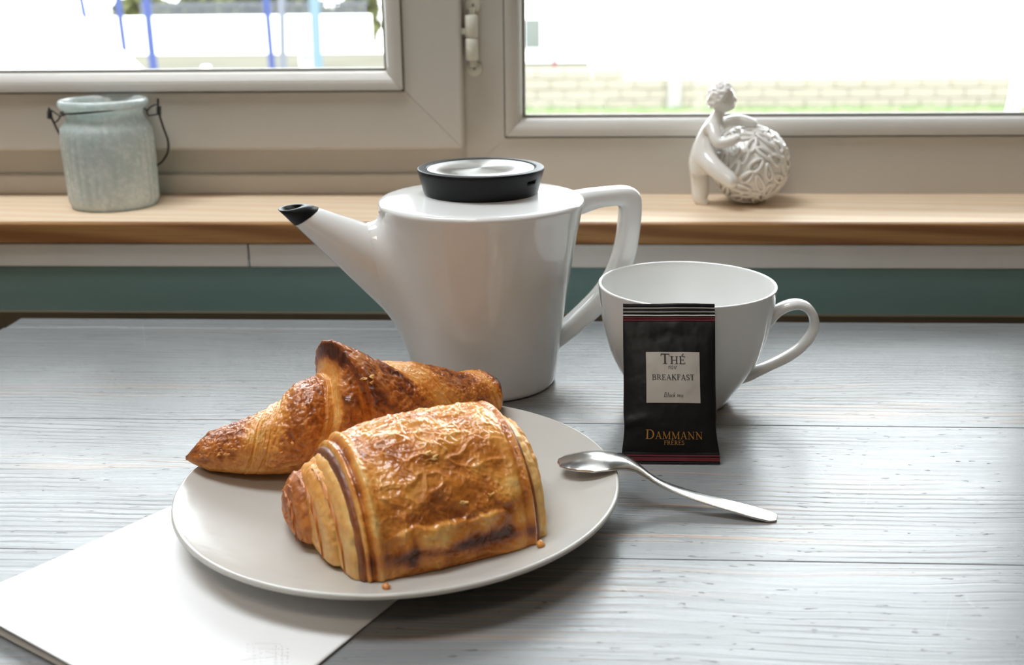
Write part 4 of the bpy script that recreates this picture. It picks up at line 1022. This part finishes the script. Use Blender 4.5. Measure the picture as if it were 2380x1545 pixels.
edges = [(0, 1), (1, 2), (2, 3), (3, 4), (2, 5), (5, 6), (6, 7), (7, 8), (8, 9), (9, 10), (2, 11), (11, 12), (12, 13), (13, 14), (14, 15), (15, 16), (0, 17), (17, 18), (18, 19), (19, 20), (20, 21), (21, 22), (0, 23), (23, 24), (24, 25), (25, 26), (26, 27), (27, 28)]
skin('child_body', nodes, edges, fig, M_FIG, 2)
# head with face looking right, and curly hair
hc = f3(1680, 231, 0); R_ = 29*S
nu, nv = 60, 80; ph = np.linspace(0, PI, nu); th = np.linspace(0, 2*PI, nv, endpoint=False); PH_, TH_ = np.meshgrid(ph, th, indexing='ij')
D = np.stack([np.sin(PH_)*np.cos(TH_), np.sin(PH_)*np.sin(TH_), np.cos(PH_)], -1)
rr = 1+0*PH_
def bumpd(dirn, amp, wd_): d_ = np.array(dirn, float); d_ /= np.linalg.norm(d_); return amp*np.exp(-(np.arccos(np.clip(D@d_, -1, 1))/wd_)**2)
rr = rr+bumpd((1, -.1, -.05), .16, .16)+bumpd((1, -.1, -.42), .05, .16)+bumpd((1, -.1, -.72), .13, .25)+bumpd((.75, -.8, -.35), .07, .4)-bumpd((.95, -.4, .10), .10, .17)-bumpd((.95, .25, .10), .10, .17)-bumpd((1, -.1, -.30), .05, .08)-bumpd((1, -.1, -.54), .05, .08)+bumpd((-.1, -1, -.15), .10, .15)
HV = hc+D*(rr*R_)[..., None]*np.array([.98, .92, 1.08])
hd = mk('head', HV, gridF(nu, nv, wv=True, flip=False), M_FIG, fig)
hmask = sstep(.0, .35, D[..., 2]*.75-D[..., 0]*.75+.12)
hr = 1.0+.17*hmask+.075*hmask*np.sin(D[..., 2]*11+5*noise(D*2.2))*np.cos(TH_*5+2*noise(D*2))+.05*hmask*noise(D*7)-.12*(1-hmask)
mk('hair', hc+np.array([-1.5*S, 0, 2*S])+D*(hr*R_*1.02)[..., None]*np.array([1.0, .98, 1.06]), gridF(nu, nv, wv=True, flip=False), M_FIG, hd)
# shorts
pr_ = [(0, 16), (9, 17), (15, 12), (17, 0), (16, -14), (14.5, -22), (12.5, -22)]
ps = smooth_prof(np.array(pr_, float)*S*np.array([1.62, 1.25]), 5); Vq = lathe_pts(ps, 40); Vq = Vq*(1+.05*noise(Vq*500))[..., None]
mk('shorts', Vq+f3(1628, 376, -.003), gridF(len(ps), 40, wv=True, flip=True), M_FIG, fig)
# openwork ball
bc = f3(1743, 385, .006); BR = 93*S
bc[2] = zs+BR*.985
nu, nv = 70, 110; ph = np.linspace(0, PI, nu); th = np.linspace(0, 2*PI, nv, endpoint=False); PH_, TH_ = np.meshgrid(ph, th, indexing='ij')
D = np.stack([np.sin(PH_)*np.cos(TH_), np.sin(PH_)*np.sin(TH_), np.cos(PH_)], -1)
ball = mk('ball', bc+D*(BR*(.918+.02*noise(D*6)))[..., None], gridF(nu, nv, wv=True, flip=False), M_FIG, fig)
parts = []; rs = random.Random(3)
N_ = 84
for i in range(N_):
    zf = 1-2*(i+.5)/N_; az = i*2.39996; c_ = np.array([math.sqrt(1-zf*zf)*math.cos(az), math.sqrt(1-zf*zf)*math.sin(az), zf])
    t1 = np.cross(c_, [0, 0, 1.]) if abs(zf) < .95 else np.array([1., 0, 0]); t1 /= np.linalg.norm(t1); t2 = np.cross(c_, t1)
    ro = rs.uniform(0, PI); A_, B_ = rs.uniform(.18, .30), rs.uniform(.07, .12)
    e1 = t1*math.cos(ro)+t2*math.sin(ro); e2 = np.cross(c_, e1); P_ = []
    for t in np.linspace(0, 2*PI, 25)[:-1]:
        p_ = c_+e1*A_*math.cos(t)+e2*B_*math.sin(t)*(1+.35*math.cos(t)); p_ /= np.linalg.norm(p_); P_.append(bc+p_*BR*(.950+.012*math.sin(2*t+i)))
    P_ = np.array(P_+P_[:1]); parts.append(tube(None, P_, 4.6*S, None, n=7, closed=True))
    if i % 2 == 0:   # a bud inside the loop
        D2 = [(bc+(c_/np.linalg.norm(c_)*BR*.93)+e1*x_*BR*.10*1+c_*0) for x_ in (-1, -.5, 0, .5, 1)]
        parts.append(tube(None, np.array(D2), np.array([.5, 3.2, 4.2, 3.2, .5])*S, None, n=7))
V, F = merge(parts); low_ = V[:, 2] < zs+.0003; V[low_, 2] = zs+.0003
lt = mk('relief_petals', V, F, M_FIG, ball); lt['kind'] = 'stuff'

# ================================================================ outdoors
GZ = -1.93
M_GRAV = plain('pale_gravel', (.36, .35, .33), .9, bscale=30, spec=0.0)
M_BLOCK = plain('weathered_concrete_block', (.20, .18, .145), .9, bscale=8, var=.35, spec=0.0)
M_GRASS = plain('spring_grass', (.12, .155, .075), .9, bscale=20, var=.3, spec=0.0)
M_WHITEO = plain('white_outdoor_paint', (.80, .80, .80), .6, spec=0.0)
M_BLUE = plain('blue_post_paint', (.032, .042, .10), .5, spec=0.0)
M_CYAN = plain('pale_blue_post_paint', (.075, .105, .125), .5, spec=0.0)
M_GREYP = plain('grey_post_paint', (.085, .088, .10), .5, spec=0.0)
M_HEDGE = plain('yellow_green_foliage', (.085, .088, .04), .9, bscale=6, var=.5, spec=0.0)
M_RENDER = plain('white_house_render', (.82, .81, .79), .9, bscale=10, spec=0.0)
M_BEIGE = plain('dry_lawn', (.074, .070, .056), .9, bscale=4, var=.25, spec=0.0)
M_PINK = plain('faded_red_pole', (.11, .045, .05), .6, spec=0.0)
tag(box('ground', -70, 70, 1.4, 120, GZ-.2, GZ, M_GRAV), 'pale overexposed ground outside the windows', 'ground', kind='structure')
def gp(px, py, D_): return at(px, py, D_)
# block wall with single blocks
DW = 20.0
bw = thing('block_wall', (gp(1780, 255, DW)[0], DW, GZ), 'weathered concrete block wall beyond the grass outside the right window', 'wall')
ztop = gp(1800, 179, DW)[2]; ch = (ztop-GZ)/3; xw0, xw1, xst = gp(1150, 200, DW)[0], gp(2345, 200, DW)[0], gp(1452, 160, DW)[0]
bl_me = None; blen = .50
def block(x0, L, z0, me_cache={}):
    key = round(L, 3)
    dy = random.uniform(-.008, .008)
    if key not in me_cache:
        V, F = boxVF(-L/2, L/2, -.1, .1, 0, ch-.014, .012); me_ = bpy.data.meshes.new('block'); me_.from_pydata(V.tolist(), [], F); me_.materials.append(M_BLOCK); me_cache[key] = me_
    o = bpy.data.objects.new('block', me_cache[key]); COL.objects.link(o); o.parent = bw; o.location = Vector((x0+L/2, DW+dy, z0))-bw.location
for r in range(4):
    xa = xw0; xb = xst if r == 3 else xw1; x = xa-(blen/2 if r % 2 else 0)
    while x < xb-.05:
        l0, l1 = max(x, xa), min(x+blen-.014, xb)
        if l1-l0 > .06: block(l0, round(l1-l0, 2), GZ+r*ch)
        x += blen
mortar = box('mortar', xw0+.005, xw1-.005, DW-.085, DW+.085, GZ, ztop-.02, plain('grey_mortar', (.11, .097, .08), .9, spec=0.0), bw)
box('pier', gp(1552, 200, DW)[0], gp(1582, 200, DW)[0], DW-.16, DW+.12, GZ, gp(1560, 150, DW)[2], plain('pale_pier_render', (.215, .21, .195), .9, spec=0.0), bw, b=.01)
# grass strip with blades at the foot of the wall
gs = []
gr = np.random.default_rng(5); gx0, gx1 = xw0-1, xw1+1
for i in range(5000):
    x = gr.uniform(gx0, gx1); y = DW-.22-gr.uniform(0, 1.6)**1.1; h_ = gr.uniform(.05, .12)*(1.3 if y > DW-.5 else .8); a = gr.uniform(0, PI); w_ = .012
    dx, dy = math.cos(a)*w_, math.sin(a)*w_; lx, ly = gr.uniform(-.03, .03, 2)
    gs.append([(x-dx, y-dy, GZ), (x+dx, y+dy, GZ), (x+lx, y+ly, GZ+h_)])
gv_ = np.array(gs).reshape(-1, 3); o = mk('grass', gv_, np.arange(len(gv_)).reshape(-1, 3), M_GRASS, origin=(0, DW-1, GZ)); tag(o, 'bright green grass at the foot of the block wall', 'grass', kind='stuff')
tag(box('lawn_bed', gx0, gx1, DW-1.5, DW-.13, GZ, GZ+.02, M_GRASS), 'strip of green turf in front of the block wall', 'lawn', kind='structure')
# white house beyond the block wall, with a dim window and a faded red pole
hs = thing('house', (gp(1500, 100, 32)[0], 32, GZ), 'white rendered house gable beyond the right end of the wall', 'house')
hx0, hx1 = gp(1150, 60, 32)[0], gp(2800, 60, 32)[0]
box('facade', hx0, hx1, 32, 34, GZ, 4.2, M_RENDER, hs)
wf = box('window_frame', gp(1215, 60, 31.9)[0], gp(1262, 60, 31.9)[0], 31.94, 32.02, gp(1240, 116, 31.9)[2], gp(1240, 40, 31.9)[2], M_WHITEO, hs, b=.02)
box('window_pane', gp(1219, 60, 31.9)[0], gp(1257, 60, 31.9)[0], 31.92, 31.95, gp(1240, 112, 31.9)[2], gp(1240, 44, 31.9)[2], plain('dim_window', (.09, .10, .09), .3), wf)
px_ = gp(1289, 80, 28)[0]
def pole(name, x, Y, z0, z1, r, mat, label, cat, lean=0., group=None):
    rg = [(0, 0), (r*1.6, 0), (r*1.6, .04), (r, .06), (r, z1-z0-.03), (r*.6, z1-z0), (0, z1-z0)]
    V = lathe_pts(rg, 12); V[..., 0] += V[..., 2]*lean
    o = mk(name, V+np.array([x, Y, z0]), gridF(len(rg), 12, wv=True, flip=True), mat, origin=(x, Y, z0)); tag(o, label, cat, group); return o
pole('pole', px_, 28, GZ, 1.2, .05, M_PINK, 'faded red pole standing before the white house', 'pole')
# playground posts seen through the left window
def post_px(xb, yb, xt, yt, Y, r, mat, label):
    b_, t_p = gp(xb, yb, Y), gp(xt, yt, Y); z0 = GZ; lean = (t_p[0]-b_[0])/max(t_p[2]-b_[2], .1); x0 = b_[0]+(z0-b_[2])*lean
    pole('post', x0, Y, z0, max(t_p[2], gp(xt, -40, Y)[2]), r, mat, label, 'post', lean)
post_px(199, 50, 189, 0, 29, .08, M_BLUE, 'short blue post leftmost beside the white awning outside')
post_px(290, 120, 274, 0, 28.5, .085, M_BLUE, 'slim leaning blue post second from the left outside the left window')
post_px(356, 150, 340, 0, 27.5, .10, M_BLUE, 'thick leaning blue post third from the left outside the left window')
post_px(632, 150, 619, 0, 27.5, .085, M_BLUE, 'leaning blue post standing left of the grey post outside')
post_px(658, 155, 655, 0, 29, .10, M_GREYP, 'pale grey upright post between the blue post and louvred cabinet')
post_px(738, 152, 731, 0, 27, .13, M_CYAN, 'thick pale blue upright post near the right edge of the left pane')
# louvred cabinet
lc = thing('louvred_cabinet', (gp(708, 140, 29.5)[0], 29.5, GZ), 'pale grey louvred cabinet standing behind the pale blue post', 'cabinet')
cx0, cx1, cz1 = gp(692, 90, 29.5)[0], gp(722, 90, 29.5)[0], gp(700, 42, 29.5)[2]
box('case', cx0, cx1, 29.55, 30.0, GZ, cz1, M_WHITEO, lc, b=.02)
nl = 8
for i in range(nl):
    z0 = GZ+.25+(cz1-GZ-.35)*i/nl; box('slat', cx0+.03, cx1-.03, 29.50, 29.56, z0, z0+.06, M_GREYP, lc, b=.01)
# low white wall, picket fence and hedge far behind
lw = box('white_wall', gp(250, 60, 37)[0], gp(860, 60, 37)[0], 37, 37.3, GZ, gp(500, 38, 37)[2], M_RENDER, b=.02); tag(lw, 'low white garden wall beyond the playground posts', 'wall')
tag(box('dry_lawn', -22, 0.5, 24.5, 36.9, GZ, GZ+.015, M_BEIGE), 'pale dry lawn below the playground posts', 'lawn', kind='structure')
fc = thing('picket_fence', (gp(560, 20, 39)[0], 39, GZ), 'pale picket fence in a row above the low white wall', 'fence')
fz0, fz1 = gp(500, 38, 39)[2]-.3, gp(500, 4, 39)[2]
fx0, fx1 = gp(330, 20, 39)[0], gp(850, 20, 39)[0]; Vp_, Fp_ = boxVF(-.05, .05, -.02, .02, 0, fz1-GZ, .008)
pm = bpy.data.meshes.new('picket'); pm.from_pydata(Vp_.tolist(), [], Fp_); pm.materials.append(M_WHITEO); x = fx0
while x < fx1:
    o = bpy.data.objects.new('picket', pm); COL.objects.link(o); o.parent = fc; o.location = Vector((x, 39, GZ))-fc.location; x += .20
M_PICK = M_GREYP
pm.materials[0] = M_PICK
for zq in (.35, .85): box('fence_rail', fx0-.1, fx1+.1, 39.02, 39.06, fz0+(fz1-fz0)*zq, fz0+(fz1-fz0)*zq+.07, M_PICK, fc)
hd_ = np.random.default_rng(9); q = []
hx0_, hx1_ = gp(260, 0, 41)[0], gp(870, 0, 41)[0]
for i in range(9000):
    x = hd_.uniform(hx0_, hx1_); y = 41.4+hd_.uniform(-.6, .6); zt = gp(500, -25, 41)[2]+.5*math.sin(x*.9)+.3*math.sin(x*2.3); z = GZ+(zt-GZ)*hd_.uniform(0, 1)**.6
    c_ = np.array([x, y, z]); a_, b_ = hd_.normal(size=(2, 3))*.07; q += [c_-a_-b_, c_+a_-b_, c_+a_+b_, c_-a_+b_]
q = np.array(q); o = mk('hedge', q, np.arange(len(q)).reshape(-1, 4), M_HEDGE, smooth=False, origin=(0, 41.4, GZ)); tag(o, 'yellow green hedge foliage behind the picket fence', 'hedge', kind='stuff')
# white sloping awning at the far left
aw = thing('awning', (gp(100, 100, 9)[0], 9, GZ), 'large smooth white awning sloping down at the far left of the left window', 'awning')
edge = [gp(x, y, 9) for x, y in ((-260, -130), (-60, -100), (60, -45), (130, 2), (190, 42), (245, 88), (292, 127), (330, 162), (352, 186))]
E_ = smooth_prof(np.array(edge), 8); nY = 12; V = []
for j in range(nY):
    t = j/(nY-1); V.append(E_+np.array([-.75*t, 1.6*t, -.25*t]))
V = np.array(V); nE_ = len(E_); low = V.copy(); low[..., 2] -= .05
mk('canopy', np.vstack([V.reshape(-1, 3), low.reshape(-1, 3)]), np.concatenate([gridF(nY, nE_), gridF(nY, nE_, flip=True)+nY*nE_]), M_WHITEO, aw)
Sk = np.concatenate([E_[None], E_[None].copy()]); Sk[1, :, 2] = np.minimum(Sk[1, :, 2]-.02, GZ+.35+0*Sk[1, :, 2]); Sk2 = Sk+np.array([0, .03, 0])
mk('valance', np.vstack([Sk.reshape(-1, 3), Sk2.reshape(-1, 3)]), np.concatenate([gridF(2, nE_), gridF(2, nE_, flip=True)+2*nE_]), M_WHITEO, aw)
for x_ in (E_[0, 0]+.1, E_[-1, 0]-.03):
    for y_ in (9.06, 10.5): box('leg', x_-.03, x_+.03, y_-.03, y_+.03, GZ, float(np.interp(x_, E_[:, 0], E_[:, 2]))-.03, M_WHITEO, aw)
# white gate post at the right
wp0, wp1 = gp(2352, 262, 14), gp(2376, 165, 14)
V, F = boxVF(wp0[0]-.06, wp0[0]+.06, 13.95, 14.05, GZ, wp1[2]+.6, .01); V[:, 0] += (V[:, 2]-wp0[2])*(wp1[0]-wp0[0])/(wp1[2]-wp0[2])
o = mk('gate_post', V, F, M_WHITEO, smooth=False, origin=(wp0[0], 14, GZ)); tag(o, 'white leaning gate post at the right end of the block wall', 'post')
